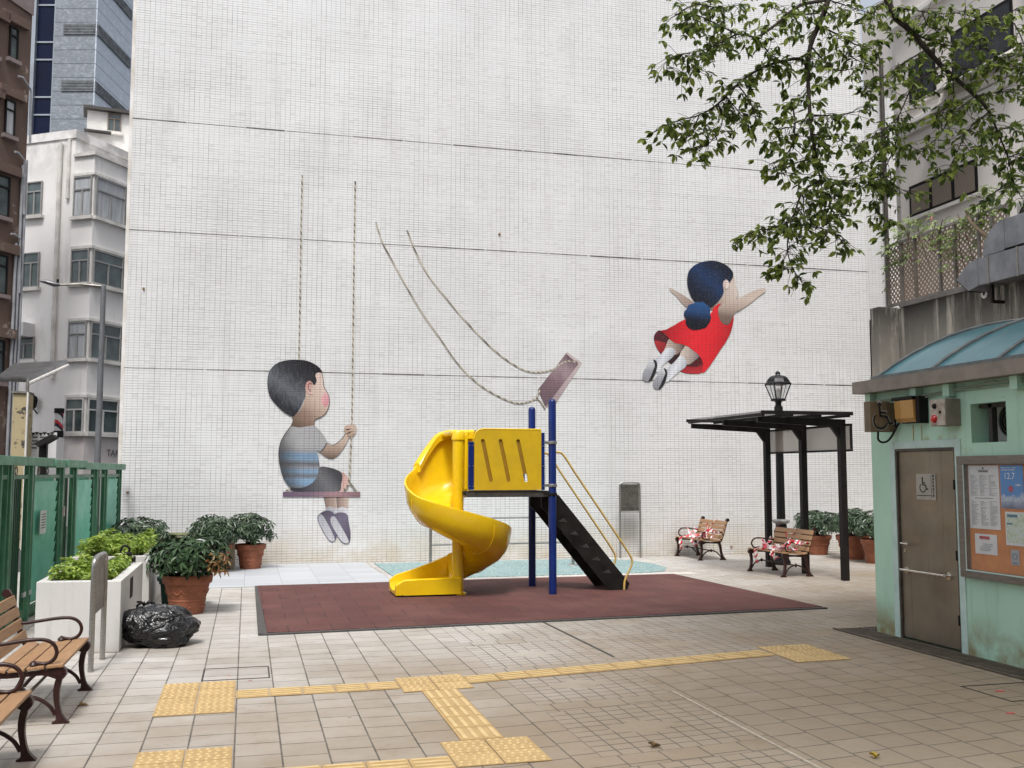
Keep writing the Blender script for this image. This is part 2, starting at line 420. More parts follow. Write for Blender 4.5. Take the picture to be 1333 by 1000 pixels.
for i, (px, py) in enumerate([(1302, 900), (1316, 929), (326, 886), (298, 880)]):
    g = onG(px, py); r_ = .05 if i < 2 else .018
    pts = [(g.x + r_ * random.uniform(.5, 1.1) * math.cos(a), g.y + r_ * random.uniform(.3, .7) * math.sin(a), .002) for a in [k * math.pi / 4 for k in range(8)]]
    o = MB().prism(pts, (0, 0, .002)).build('paint_mark', M_redp); o['kind'] = 'structure'

# ================================================================ MURAL WALL BUILDING
YW = 20.8
wb = thing('tiled_building', 'tall windowless building clad in small white tiles carrying the painted children', 'building', (5.9, YW, 0), world=True)
MB().box(-2.35, 14.25, YW, YW + 14, 0, 19).build('wall', MW, wb)
M_joint = surf('joint_sealant', (.035, .03, .028), (.28, .26, .24), 2.3, .8)
for zz in (3.86, 6.60, 8.86):
    mb = MB(); xx = -2.36
    while xx < 14.25:
        L = random.uniform(.5, 1.6); x2 = min(xx + L, 14.25); h = random.uniform(.008, .014) if random.random() < .75 else .005
        mb.box(xx, x2, YW - .003 - random.uniform(0, .001), YW - .0005, zz - h, zz + h); xx = x2 + random.uniform(0, .05)
    mb.build('joint', M_joint, wb)
MB().box(-2.42, -2.352, YW - .002, YW + .3, 0, 19).build('corner_trim', surf('trim_white', (.70, .68, .66), (.5, .46, .4), 2, .6, bump=.004, obj=False), wb)
M_stain = surf('rust', (.30, .17, .08), (.12, .08, .05), 12, .8)
for px, py in [(187, 376), (166, 641), (650, 305), (952, 712)]:
    p = onY(px, py, YW); MB().box(p.x - .02, p.x + .02, YW - .03, YW - .001, p.z - .015, p.z + .02).build('bolt', M_stain, wb)
# set-back shaft beyond its right corner
sb = thing('tiled_shaft', 'set-back grey tiled wall strip behind the leaves at the right end of the mural wall', 'building', (15.2, 23, 0), world=True)
MB().box(14.27, 16.2, 22.3, 28, 5.7, 11.6).build('wall', walltile('shaft_tile'), sb)
p0, p1 = onY(1163, 40, 22.2), onY(1163, 190, 22.2)
MB().cyl((15.8, 22.2, 5.7), (15.8, 22.2, 12.6), .055).build('drain_pipe', surf('dark_pipe', (.03, .025, .02), (.07, .06, .05), 5, .6), sb)
# ================================================================ PAINTED FIGURES ON THE TILES (flat paint films on the wall)
def paint(name, stops, p0=None, p1=None, const=False, nz=.12, streak=None, side=None):
    """painted pigment: colour stops along a line p0->p1 on the wall, tile grout showing through"""
    m = Mat(name, .5); g, cell, fu, fv = tile_mask(m); x, y, z = m.xyz()
    if len(stops) == 1: c = m.ramp(m.noise(8, 3).rng(.3, .7), [(0, stops[0]), (1, tuple(k * .85 for k in stops[0]))])
    else:
        d = Vector(p1) - Vector(p0); L2 = d.length_squared
        t = ((x - p0.x) * (d.x / L2)) + ((z - p0.z) * (d.z / L2))
        if streak: t = t + (m.noise(6, 4, .6, vec=m.vec(x * streak[0], y, z * streak[1])) - .5) * (nz * 3)
        else: t = t + (m.noise(7, 4) - .5) * nz
        n = len(stops); c = m.ramp(t.clamp(), [(i / (n - (0 if const else 1)), s) for i, s in enumerate(stops)], const)
    if side:   # the painter's darker edge on one side of the garment
        d = Vector(side[1]) - Vector(side[0]); L2 = d.length_squared
        t = ((x - side[0].x) * (d.x / L2)) + ((z - side[0].z) * (d.z / L2)) + (m.noise(5, 4) - .5) * .3
        c = m.mix(t.rng(0, 1, .85, 0, True), c, (.035, .035, .04))
    c = m.mix((g * .95), c, (.045, .04, .04)); c = m.mix(m.noise(38, 3, .7).rng(.62, .7, 0, .22), c, (.5, .5, .5)); m.b.inputs['Specular IOR Level'].default_value = .25; m.base(c); m.bump(g * -1.0, .004, .5); return m.m
def film(parent, name, mat, pts, layer, cv, smooth=4):
    P = [onY(*cv(*p), YW) for p in pts]
    Q = catmull(P, smooth, True) if smooth else P
    y0 = YW - .004 - layer * .0025
    o = MB().prism([(q.x, y0, q.z) for q in Q], (0, .0022, 0)).build(name, mat, parent)
    return o
def pline(parent, name, mat, pts, w, layer, cv, smooth=6):
    P = [onY(*cv(*p), YW) for p in pts]; Q = catmull(P, smooth) if smooth else P
    y0 = YW - .004 - layer * .0025; L, Rr = [], []
    for i, q in enumerate(Q):
        t = Q[min(i + 1, len(Q) - 1)] - Q[max(i - 1, 0)]; n = Vector((-t.z, 0, t.x)).normalized() * w / 2
        L.append(q + n); Rr.append(q - n)
    mb = MB(); n = len(Q)
    vs = [(p.x, y0, p.z) for p in L] + [(p.x, y0, p.z) for p in Rr] + [(p.x, y0 + .0022, p.z) for p in L] + [(p.x, y0 + .0022, p.z) for p in Rr]
    fs = []
    for i in range(n - 1):
        fs += [(i, i + 1, n + i + 1, n + i), (i, 2 * n + i, 2 * n + i + 1, i + 1), (n + i, n + i + 1, 3 * n + i + 1, 3 * n + i)]
    return mb.add(vs, fs).build(name, mat, parent)
def rope_mat(name, a=(.40, .355, .29), b=(.09, .075, .06)):
    m = Mat(name, .8); x, y, z = m.xyz()
    t = ((x * 60.0) + (z * 42.0)).sin(); c = m.mix(t.rng(-.1, .5), a, b); c = m.mix(m.noise(4, 3).rng(.4, .7, 0, .5), c, (.6, .55, .46)); m.base(c); return m.m
M_rope = rope_mat('rope_paint')
bc = lambda x, y: (330 + x / 3.335, 440 + y / 3.335)
gc = lambda x, y: (820 + x / 5, 320 + y / 5)
WB = lambda x, y: onY(*bc(x, y), YW)
WG = lambda x, y: onY(*gc(x, y), YW)
ID = lambda x, y: (x, y)
bp = onY(418, 705, YW)
boy = thing('painted_boy', 'painted boy in a blue striped shirt sitting on a rope swing on the tiled wall', 'mural', (bp.x, YW, bp.z), world=True)
pline(boy, 'rope', M_rope, [(393.5, 228), (392, 300), (390.5, 400), (389, 475)], .034, 0, ID)
pline(boy, 'rope', M_rope, [(462.5, 236), (461, 330), (459.5, 450), (458, 560)], .036, 0, ID)
film(boy, 'leg', paint('boy_leg', [(.12, .09, .08), (.30, .22, .18), (.42, .33, .28)], WB(300, 700), WB(360, 700)), [(303, 685), (357, 685), (359, 742), (314, 742)], 1, bc, 0)
film(boy, 'leg', paint('boy_leg_near', [(.18, .13, .11), (.38, .28, .24), (.50, .40, .34)], WB(358, 700), WB(412, 700)), [(358, 685), (413, 685), (411, 745), (362, 745)], 1, bc, 0)
M_sock = paint('boy_sock', [(.30, .30, .33), (.62, .62, .66)], WB(310, 740), WB(412, 745))
for pts in ([(311, 738), (330, 731), (357, 738), (355, 768), (318, 766)], [(357, 742), (385, 733), (412, 742), (412, 775), (366, 770)]):
    film(boy, 'sock', M_sock, pts, 2, bc, 0)
M_shoe = paint('boy_shoe', [(.07, .06, .09), (.15, .13, .19), (.09, .08, .12)], WB(290, 760), WB(410, 880))
M_sole = paint('boy_sole', [(.36, .36, .40), (.52, .52, .55)], WB(280, 770), WB(350, 880))
for k, (a, b) in enumerate((([(296, 757), (318, 750), (345, 757), (357, 790), (363, 835), (360, 868), (346, 886), (328, 880), (306, 848), (286, 810), (277, 778)], [(283, 772), (298, 768), (318, 800), (338, 838), (352, 872), (344, 884), (326, 874), (303, 838), (283, 798)]),
              ([(345, 768), (375, 757), (406, 766), (413, 800), (421, 848), (417, 884), (402, 894), (380, 884), (355, 846), (337, 806), (331, 784)], [(336, 780), (352, 776), (376, 812), (398, 850), (413, 882), (402, 892), (380, 880), (356, 842), (336, 804)]))):
    s_ = film(boy, 'shoe', M_shoe, a, 3 + k * 2, bc); sub(s_)
    film(s_, 'sole', M_sole, b, 4 + k * 2, bc)
M_seat = paint('swing_seat', [(.13, .085, .14), (.17, .12, .17), (.33, .20, .22), (.22, .13, .15)], WB(128, 680), WB(463, 680))
film(boy, 'knee', paint('boy_knee', [(.50, .30, .27), (.62, .42, .38)], WB(370, 600), WB(415, 650)), [(378, 584), (396, 590), (412, 612), (414, 640), (400, 662), (368, 667), (366, 620)], 4, bc)
film(boy, 'shorts', paint('boy_shorts', [(.035, .035, .045), (.085, .085, .10), (.14, .14, .15), (.05, .05, .06)], WB(200, 660), WB(330, 560)), [(160, 652), (220, 640), (262, 605), (285, 562), (330, 563), (372, 578), (386, 598), (380, 635), (368, 667), (260, 667), (180, 667)], 5, bc)
film(boy, 'face', paint('boy_face', [(.12, .08, .06), (.27, .18, .14), (.50, .38, .31), (.63, .50, .44)], WB(190, 390), WB(320, 240)), [(222, 200), (245, 170), (272, 152), (297, 152), (303, 185), (306, 214), (322, 240), (329, 270), (325, 302), (312, 327), (293, 343), (270, 352), (264, 362), (264, 388), (230, 400), (180, 400), (160, 388), (170, 360), (168, 335), (200, 318), (225, 260)], 5, bc)
film(boy, 'cheek', paint('boy_cheek', [(.60, .26, .30), (.70, .42, .42)], WB(325, 270), WB(292, 250)), [(312, 238), (322, 248), (327, 270), (322, 292), (310, 298), (298, 285), (294, 265), (300, 246)], 6, bc)
film(boy, 'arm', paint('boy_arm', [(.50, .39, .32), (.33, .24, .19), (.13, .09, .07)], WB(350, 450), WB(345, 525)), [(312, 450), (330, 464), (348, 463), (375, 445), (398, 415), (392, 400), (398, 386), (416, 378), (438, 376), (447, 391), (443, 413), (430, 429), (415, 433), (400, 462), (375, 500), (346, 523), (320, 520), (298, 505), (288, 494), (300, 470)], 6, bc)
sh = film(boy, 'shirt', paint('boy_shirt', [(.36, .36, .37)] * 6 + [(.28, .29, .31), (.17, .28, .42), (.20, .29, .39), (.13, .13, .14), (.24, .26, .30), (.20, .32, .46), (.15, .15, .16), (.22, .35, .50), (.19, .30, .44), (.20, .20, .21)], WB(205, 385), WB(195, 652), nz=.035, side=(WB(108, 520), WB(215, 500))), [(163, 385), (200, 389), (240, 383), (264, 382), (290, 405), (310, 433), (320, 455), (306, 478), (291, 497), (276, 490), (283, 530), (286, 562), (276, 600), (254, 630), (220, 648), (180, 652), (148, 638), (126, 600), (113, 550), (110, 500), (117, 455), (135, 420), (152, 396)], 7, bc); sub(sh)
pline(sh, 'sleeve_hem', paint('hem', [(.08, .08, .09)]), [(318, 457), (306, 477), (290, 496)], .02, 8, bc)
film(boy, 'hair', paint('boy_hair', [(.012, .012, .016), (.022, .023, .03), (.12, .13, .15), (.03, .032, .04), (.01, .01, .013)], WB(70, 330), WB(230, 110), streak=(5, 1.2), nz=.14), [(170, 340), (138, 326), (100, 292), (70, 252), (60, 202), (66, 152), (92, 117), (130, 100), (180, 95), (232, 100), (266, 115), (288, 132), (298, 150), (278, 150), (268, 162), (274, 185), (264, 205), (250, 190), (230, 195), (224, 215), (226, 240), (215, 272), (203, 300), (186, 326)], 7, bc, 3)
er = film(boy, 'ear', paint('boy_ear', [(.52, .27, .25), (.62, .42, .37)], WB(228, 200), WB(255, 230)), [(246, 187), (232, 192), (225, 210), (230, 232), (244, 245), (258, 243), (250, 228), (258, 205)], 8, bc)
sub(er); pline(er, 'ear_fold', paint('ear_line', [(.12, .05, .045)]), [(254, 200), (243, 197), (237, 208), (240, 224), (249, 232)], .014, 9, bc)
pline(boy, 'outline', paint('line_dark', [(.05, .035, .03)]), [(297, 152), (303, 185), (306, 214), (322, 240), (329, 270), (325, 302), (312, 327), (293, 343), (270, 352), (264, 362)], .010, 6, bc)
pline(boy, 'outline', bpy.data.materials['line_dark'], [(113, 550), (110, 500), (117, 455), (135, 420), (152, 396), (163, 385)], .012, 8, bc); pline(boy, 'outline', bpy.data.materials['line_dark'], [(320, 455), (345, 465), (375, 446), (400, 415)], .009, 7, bc)
st = film(boy, 'swing_seat', M_seat, [(128, 668), (463, 668), (463, 690), (128, 690)], 6, bc, 0)
pline(boy, 'rope', M_rope, [(424, 430), (419, 540), (415, 615), (410, 640)], .036, 8, bc)
pline(boy, 'rope', M_rope, [(414, 625), (447, 667)], .035, 9, bc); pline(boy, 'rope', M_rope, [(414, 632), (388, 667)], .035, 9, bc); pline(boy, 'rope', M_rope, [(162, 650), (138, 667)], .03, 9, bc)
for k, pts in enumerate(([(396, 384), (414, 379), (424, 392), (404, 402)], [(398, 400), (426, 394), (430, 406), (404, 416)], [(404, 414), (430, 408), (432, 420), (412, 428)])):
    film(boy, 'finger', paint('boy_finger%d' % k, [(.55, .40, .33), (.40, .28, .22)], WB(400, 380), WB(410, 425)), pts, 9, bc)
# ---- girl
gp = onY(870, 505, YW)
girl = thing('painted_girl', 'painted flying girl in a red dress with a navy hair bun on the tiled wall', 'mural', (gp.x, YW, gp.z), world=True)
film(girl, 'dress_lining', paint('dress_lining', [(.09, .015, .02), (.03, .012, .015), (.10, .012, .016)], WG(160, 600), WG(470, 790)), [(200, 553), (172, 562), (155, 594), (162, 640), (188, 690), (240, 748), (300, 800), (350, 828), (420, 835), (465, 828), (480, 780), (458, 715), (380, 650), (255, 600)], 1, gc)
film(girl, 'dress_lining', paint('lining_red', [(.42, .03, .035), (.22, .02, .025)], WG(160, 640), WG(240, 680)), [(161, 620), (200, 625), (245, 640), (225, 690), (200, 695), (176, 670)], 2, gc)
film(girl, 'dress_lining', paint('lining_red_low', [(.18, .015, .02), (.50, .03, .04)], WG(400, 760), WG(410, 835)), [(300, 795), (360, 785), (430, 790), (472, 775), (464, 826), (420, 833), (352, 826)], 2, gc)
film(girl, 'leg', paint('girl_leg', [(.55, .46, .40), (.38, .29, .25), (.16, .11, .10)], WG(225, 660), WG(340, 665)), [(255, 608), (300, 628), (355, 650), (325, 692), (290, 710), (225, 690), (235, 650)], 3, gc)
film(girl, 'leg', paint('girl_leg_near', [(.58, .50, .44), (.42, .34, .30), (.20, .16, .18)], WG(335, 700), WG(440, 735)), [(358, 650), (400, 676), (452, 713), (420, 748), (372, 774), (322, 724)], 3, gc)
M_wsock = paint('girl_sock', [(.40, .42, .48), (.68, .70, .74), (.42, .44, .50)], WG(170, 700), WG(260, 750))
film(girl, 'sock', M_wsock, [(235, 668), (272, 665), (296, 690), (270, 732), (222, 770), (182, 826), (155, 792), (160, 745), (197, 712)], 4, gc)
film(girl, 'sock', paint('girl_sock_near', [(.44, .46, .52), (.70, .72, .76), (.44, .46, .52)], WG(250, 770), WG(340, 820)), [(330, 715), (366, 750), (362, 787), (320, 820), (272, 860), (237, 888), (213, 842), (240, 800), (290, 755)], 4, gc)
M_gsh = paint('girl_shoe', [(.60, .61, .64), (.32, .33, .36), (.24, .24, .27)], WG(120, 750), WG(120, 880))
M_gs2 = paint('girl_shoe_near', [(.60, .61, .64), (.32, .33, .36), (.24, .24, .27)], WG(200, 800), WG(190, 930))
M_blk = paint('paint_black', [(.02, .02, .024)])
s_ = sub(film(girl, 'shoe', M_gsh, [(112, 765), (130, 745), (155, 741), (174, 758), (167, 805), (150, 852), (125, 881), (95, 883), (79, 860), (86, 820), (106, 788)], 5, gc))
film(s_, 'strap', M_blk, [(150, 742), (168, 750), (176, 775), (170, 812), (155, 850), (135, 878), (118, 884), (135, 850), (150, 810), (160, 778)], 6, gc)
s_ = sub(film(girl, 'shoe', M_gs2, [(186, 820), (202, 800), (222, 797), (242, 818), (234, 862), (216, 905), (192, 930), (162, 932), (149, 906), (160, 868), (180, 842)], 5, gc))
film(s_, 'strap', M_blk, [(218, 797), (236, 808), (242, 832), (236, 862), (222, 898), (200, 928), (184, 934), (200, 898), (216, 862), (228, 828)], 6, gc)
film(girl, 'arm', paint('girl_arm_far', [(.50, .42, .37), (.33, .25, .22)], WG(255, 280), WG(390, 380)), [(255, 280), (270, 278), (312, 302), (362, 332), (412, 370), (395, 385), (368, 402), (333, 370), (298, 328), (266, 300)], 3, gc)
film(girl, 'face', paint('girl_face', [(.22, .16, .13), (.46, .37, .32), (.60, .51, .46)], WG(530, 410), WG(690, 300)), [(600, 235), (640, 240), (668, 200), (676, 202), (682, 225), (686, 258), (700, 292), (706, 318), (690, 344), (652, 360), (605, 382), (562, 390), (540, 415), (520, 412), (545, 380), (590, 335), (608, 290)], 4, gc)
film(girl, 'dress', paint('girl_dress', [(.34, .012, .018), (.60, .016, .026), (.72, .022, .034), (.66, .02, .03), (.42, .014, .02)], WG(230, 520), WG(640, 640)), [(200, 555), (235, 546), (290, 516), (352, 482), (420, 470), (520, 445), (545, 400), (590, 376), (575, 402), (572, 440), (583, 480), (604, 508), (630, 518), (656, 495), (668, 454), (674, 456), (670, 502), (655, 560), (625, 622), (590, 672), (545, 742), (502, 802), (470, 828), (474, 770), (452, 718), (418, 688), (378, 658), (330, 640), (290, 632), (255, 606), (230, 578)], 5, gc, 3)
film(girl, 'arm', paint('girl_arm', [(.56, .46, .40), (.42, .33, .28), (.17, .12, .10)], WG(700, 340), WG(700, 470)), [(575, 402), (612, 375), (660, 358), (720, 334), (780, 305), (840, 281), (876, 279), (881, 294), (866, 309), (830, 334), (780, 376), (722, 415), (680, 440), (666, 470), (650, 500), (626, 515), (600, 505), (582, 480), (573, 440)], 6, gc)
film(girl, 'hair', paint('girl_hair', [(.006, .008, .014), (.010, .016, .035), (.012, .034, .10), (.008, .014, .035), (.008, .010, .018)], WG(420, 380), WG(640, 90), streak=(.8, 3), nz=.12), [(440, 385), (398, 335), (376, 275), (370, 222), (380, 170), (410, 135), (450, 112), (500, 100), (552, 100), (602, 115), (642, 141), (666, 172), (670, 197), (656, 226), (640, 240), (610, 226), (602, 258), (608, 300), (592, 338), (560, 375), (525, 402), (480, 400)], 7, gc)
film(girl, 'bun', paint('girl_bun', [(.006, .008, .014), (.008, .012, .024), (.016, .055, .16), (.02, .085, .23)], WG(430, 540), WG(440, 370)), [(430, 366), (452, 370), (472, 366), (490, 382), (512, 398), (520, 425), (518, 445), (525, 468), (515, 500), (492, 532), (470, 540), (440, 548), (405, 548), (376, 532), (360, 505), (362, 480), (349, 455), (351, 430), (368, 412), (376, 390), (398, 380), (412, 376)], 8, gc)
film(girl, 'ear', paint('girl_ear', [(.62, .50, .46), (.74, .64, .60)], WG(605, 240), WG(640, 270)), [(612, 228), (626, 222), (640, 236), (640, 262), (628, 282), (614, 272), (606, 248)], 8, gc)
# ---- empty swing
sp_ = onY(720, 530, YW)
esw = thing('painted_swing', 'painted empty swing with slack ropes and a tilted brown board above the yellow slide', 'mural', (sp_.x, YW, sp_.z), world=True)
sc_ = lambda x, y: (370 + x / 2.9415, 200 + y / 2.9415)
sc2 = lambda x, y: (470 + x / 2.632, 440 + y / 2.632)
SW = lambda x, y: onY(*sc2(x, y), YW)
film(esw, 'board_edge', paint('board_edge', [(.36, .28, .29), (.50, .42, .42)], SW(640, 230), SW(750, 90)), [(605, 180), (705, 48), (757, 86), (662, 232), (632, 238)], 1, sc2, 0)
film(esw, 'board', paint('board_paint', [(.15, .10, .12), (.20, .13, .15), (.32, .24, .26), (.14, .09, .11)], SW(640, 200), SW(710, 60), streak=(4, 1), nz=.2), [(605, 178), (702, 54), (744, 90), (640, 226), (630, 234)], 2, sc2, 0)
pline(esw, 'rope', M_rope, [(350, 262), (378, 345), (440, 460), (520, 600), (600, 715), (660, 800), (740, 880), (830, 935), (900, 957), (966, 940)], .034, 3, sc_)
pline(esw, 'rope', M_rope, [(470, 293), (500, 370), (550, 465), (640, 580), (720, 670), (800, 750), (880, 810), (950, 838), (1020, 830), (1058, 806), (1085, 795), (1130, 800)], .034, 3, sc_)
pline(esw, 'rope', M_rope, [(966, 940), (978, 905)], .04, 3, sc_); pline(esw, 'rope', M_rope, [(966, 940), (985, 955), (998, 980)], .035, 3, sc_)

# ================================================================ SLIDE
M_yel = surf('yellow_plastic', (.84, .56, .007), (.78, .48, .006), 3, .26, coat=.25, rv=.08)
_m = M_yel; _nt = _m.node_tree; _b = _nt.nodes['Principled BSDF']; _src = _b.inputs['Base Color'].links[0].from_socket
_n = _nt.nodes.new('ShaderNodeTexNoise'); _n.inputs['Scale'].default_value = 9; _n.inputs['Detail'].default_value = 7; _n.inputs['Roughness'].default_value = .75; _n.inputs['Distortion'].default_value = .8
_r = _nt.nodes.new('ShaderNodeMapRange'); _r.inputs[1].default_value = .62; _r.inputs[2].default_value = .70; _r.inputs[4].default_value = .45; _nt.links.new(_n.outputs[0], _r.inputs[0])
_x = _nt.nodes.new('ShaderNodeMix'); _x.data_type = 'RGBA'; _nt.links.new(_r.outputs[0], _x.inputs[0]); _nt.links.new(_src, _x.inputs[6]); _x.inputs[7].default_value = (.42, .24, .03, 1); _nt.links.new(_x.outputs[2], _b.inputs['Base Color'])
M_yel2 = surf('yellow_panel', (.58, .38, .010), (.50, .32, .010), 4, .42, rv=.08)
M_blu = surf('blue_paint', (.006, .022, .15), (.004, .014, .09), 4, .35, coat=.2, spec=.3)
M_blk2 = surf('black_steel', (.007, .006, .006), (.018, .015, .013), 6, .6, bump=.002, spec=.2)
M_zinc = surf('zinc', (.5, .5, .52), (.3, .3, .32), 20, .35, .9)
SX, SY = 3.05, 14.80
sl_ = thing('playground_slide', 'yellow spiral slide with blue posts and a black ladder on the red rubber mat', 'slide', (SX, SY, .026), world=True)
MB().lathe([(.085, .03), (.085, 2.30), (.10, 2.31), (.10, 2.42), (.085, 2.44), (.02, 2.45)], (SX, SY, 0), 28).lathe([(.13, .03), (.13, .05), (.09, .07)], (SX, SY, 0), 20).build('centre_column', M_yel, sl_, smooth=True)
def chute():
    mb = MB(); NA = 60; out = []; a0, a1 = 62, 450
    for i in range(NA + 1):
        a = a0 + (a1 - a0) * i / NA
        zf = 1.50 - (a - 90) / 90 * .325 if a > 90 else 1.52
        # outer lip height above the floor
        lip = .40
        if a < 132: lip = .93 - max(0, (a - 104)) / 28 * .34
        elif a < 138: lip = .59 - (a - 132) / 6 * .07
        elif a < 176: lip = .52 - (a - 138) / 38 * .06
        elif a < 210: lip = .46 - (a - 176) / 34 * .06
        if a > 400: lip = .40 - (a - 400) / 50 * .06
        ar = R(a); ca, sa = math.cos(ar), math.sin(ar); prof = []
        ro = .765
        for r, z in ((.11, .16), (.13, .05), (.20, .0), (.34, -.03), (.48, -.02), (.60, .03), (.69, .12), (.735, .22), (.76, lip * .75 if lip > .5 else .30), (ro, lip), (ro + .012, lip + .018), (ro + .034, lip + .012), (ro + .034, lip - .02),
                     (ro + .018, lip * .72), (.765, .20), (.72, .09), (.63, -.01), (.50, -.07), (.34, -.085), (.20, -.06), (.10, 0.), (.09, .10)):
            prof.append((SX + r * ca, SY + r * sa, zf + z))
        out.append(prof)
    n = len(out[0]); vs = [p for pr in out for p in pr]
    fs = [(i * n + k, i * n + (k + 1) % n, (i + 1) * n + (k + 1) % n, (i + 1) * n + k) for i in range(NA) for k in range(n)]
    fs += [tuple(range(n)), tuple(NA * n + k for k in range(n - 1, -1, -1))]
    return mb.add(vs, fs)
ch_ = sub(chute().build('spiral_chute', M_yel, sl_, smooth=True))
# hood band over the entrance
hood = []
for i in range(15):
    a = R(58 + 76 * i / 14); hood.append((a, 1.50 + .93 - max(0, math.degrees(a) - 104) / 28 * .34 - max(0, (math.degrees(a) - 90) / 90 * .325)))
mb = MB(); vs = []; fs = []
for i, (a, z) in enumerate(hood):
    for r, dz in ((.70, -.09), (.70, .02), (.73, .05), (.80, .05), (.83, .02), (.83, -.09)):
        vs.append((SX + r * math.cos(a), SY + r * math.sin(a), z + dz + .01))
for i in range(14): fs += [(i * 6 + k, i * 6 + (k + 1) % 6, (i + 1) * 6 + (k + 1) % 6, (i + 1) * 6 + k) for k in range(6)]
fs += [(0, 1, 2, 3, 4, 5), tuple(84 + k for k in (5, 4, 3, 2, 1, 0))]
mb.add(vs, fs); mb.build('hood_rim', M_yel, ch_, smooth=True)
for a_ in (200, 300, 395):
    mb = MB(); ar = R(a_); zf = 1.50 - (a_ - 90) / 90 * .325; P_ = [(r_, z_) for r_, z_ in ((.768, .40), (.79, .30), (.778, .18), (.73, .075), (.64, -.022), (.50, -.082), (.34, -.097))]
    mb.tube([(SX + r_ * math.cos(ar), SY + r_ * math.sin(ar), zf + z_) for r_, z_ in P_], .006, 6); mb.build('moulding_seam', M_yel, ch_, smooth=True)
MB().box(SX - .12, SX + .16, SY - .03, SY + .72, 2.37, 2.45).build('hood_top', M_yel, ch_, bevel=.03)
MB().box(SX + .09, SX + .14, SY - .05, SY + .02, 1.56, 2.40).build('entry_cheek', M_yel, ch_, bevel=.015)
# run-out trough
def trough():
    mb = MB(); secs = []
    for x, zf, yf, yb, lf, lb in ((SX + .02, .17, SY - .14, SY + .80, .13, .38), (SX - .25, .13, SY - .14, SY + .76, .16, .32), (SX - .6, .12, SY - .13, SY + .68, .165, .22), (SX - .82, .115, SY - .12, SY + .64, .16, .17), (SX - .93, .11, SY - .10, SY + .62, .09, .10)):
        secs.append([(x, yf, .05), (x, yf - .01, zf + lf - .02), (x, yf + .012, zf + lf), (x, yf + .04, zf + lf - .01), (x, yf + .055, zf + .06), (x, yf + .12, zf), (x, (yf + yb) / 2, zf - .02),
                     (x, yb - .12, zf), (x, yb - .055, zf + .06), (x, yb - .04, zf + lb - .01), (x, yb - .01, zf + lb), (x, yb + .012, zf + lb - .02), (x, yb, .05)])
    n = len(secs[0]); vs = [p for s in secs for p in s]
    fs = [(i * n + k, i * n + (k + 1) % n, (i + 1) * n + (k + 1) % n, (i + 1) * n + k) for i in range(len(secs) - 1) for k in range(n)]
    fs += [tuple(range(n)), tuple((len(secs) - 1) * n + k for k in range(n - 1, -1, -1))]
    return mb.add(vs, fs)
trough().build('runout_trough', M_yel, sl_, smooth=True)
MB().box(SX - .85, SX + .06, SY - .12, SY + .6, .027, .055).build('base_skid', M_blk2, sl_)
# posts
for px, py, top in ((4.43, 14.50, 2.93), (4.43, 15.62, 2.88)):
    MB().lathe([(.058, .026), (.058, top - .05), (.05, top - .02), (.03, top - .003), (.005, top)], (px, py, 0), 20).build('post', M_blu, sl_, smooth=True)
    for zz in (2.27, 1.63, 1.50):
        MB().lathe([(.066, -.022), (.070, -.018), (.070, .018), (.066, .022)], (px, py, zz), 20).box(px - .13, px - .06, py - .012, py + .012, zz - .018, zz + .018).build('clamp', M_zinc if zz > 1.55 else M_blk2, sl_)
# deck
MB().box(3.10, 4.48, 14.56, 15.60, 1.485, 1.545).build('platform', M_blk2, sl_, bevel=.008)
MB().box(3.12, 4.46, 14.54, 14.558, 1.46, 1.552).build('platform_edge', M_dkm, sl_)
# slotted panels front and rear
def slot_panel(y0, y1):
    X0, X1, Z0, Z1 = 3.235, 4.262, 1.565, 2.465
    bm_ = MB(); outer = [(X0, Z0), (X1, Z0), (X1, Z1)] + [(X0 + .13 - .13 * math.sin(a), Z1 - .13 + .13 * math.cos(a)) for a in [k * math.pi / 12 for k in range(7)]]
    holes = []
    for cx in (3.425, 3.695, 3.965):
        top = Vector((cx - .062, 2.29)); bot = Vector((cx + .062, 1.71)); d = (bot - top).normalized(); nn = Vector((-d.y, d.x)); r = .029
        h = [top + nn * r * math.cos(t) - d * r * math.sin(t) for t in [k * math.pi / 6 for k in range(7)]] + [bot - nn * r * math.cos(t) + d * r * math.sin(t) for t in [k * math.pi / 6 for k in range(7)]]
        holes.append(h)
    b = bmesh.new(); loops = []
    for lp in [outer] + holes:
        vv = [b.verts.new((p[0], y0, p[1])) for p in lp]; loops.append(vv)
        for i in range(len(vv)): b.edges.new((vv[i], vv[(i + 1) % len(vv)]))
    bmesh.ops.triangle_fill(b, edges=b.edges[:], use_beauty=True)
    r_ = bmesh.ops.extrude_face_region(b, geom=b.faces[:])
    for v_ in [g for g in r_['geom'] if isinstance(g, bmesh.types.BMVert)]: v_.co.y = y1
    b.verts.index_update(); mb = MB(); mb.v = [tuple(v_.co) for v_ in b.verts]; mb.f = [tuple(v_.index for v_ in f.verts) for f in b.faces]; mb.m = [0] * len(mb.f); b.free()
    return mb
sp0 = sub(slot_panel(14.515, 14.537).build('side_panel', M_yel2, sl_))
MB().box(3.30, 4.10, 14.5372, 14.543, 1.80, 2.36).box(3.30, 3.86, 14.5372, 14.543, 1.62, 1.799).build('slot_backing', surf('mustard', (.30, .16, .008), (.24, .13, .008), 6, .5), sp0)
MB().tube([(3.24, 14.522, 2.33), (3.25, 14.520, 2.40), (3.30, 14.520, 2.45), (3.38, 14.520, 2.466), (4.262, 14.520, 2.466)], .011, 8).build('panel_edge', M_yel, sp0, smooth=True)
MB().box(3.235, 4.262, 15.64, 15.662, 1.565, 2.465).build('side_panel', M_yel2, sl_, bevel=.01)
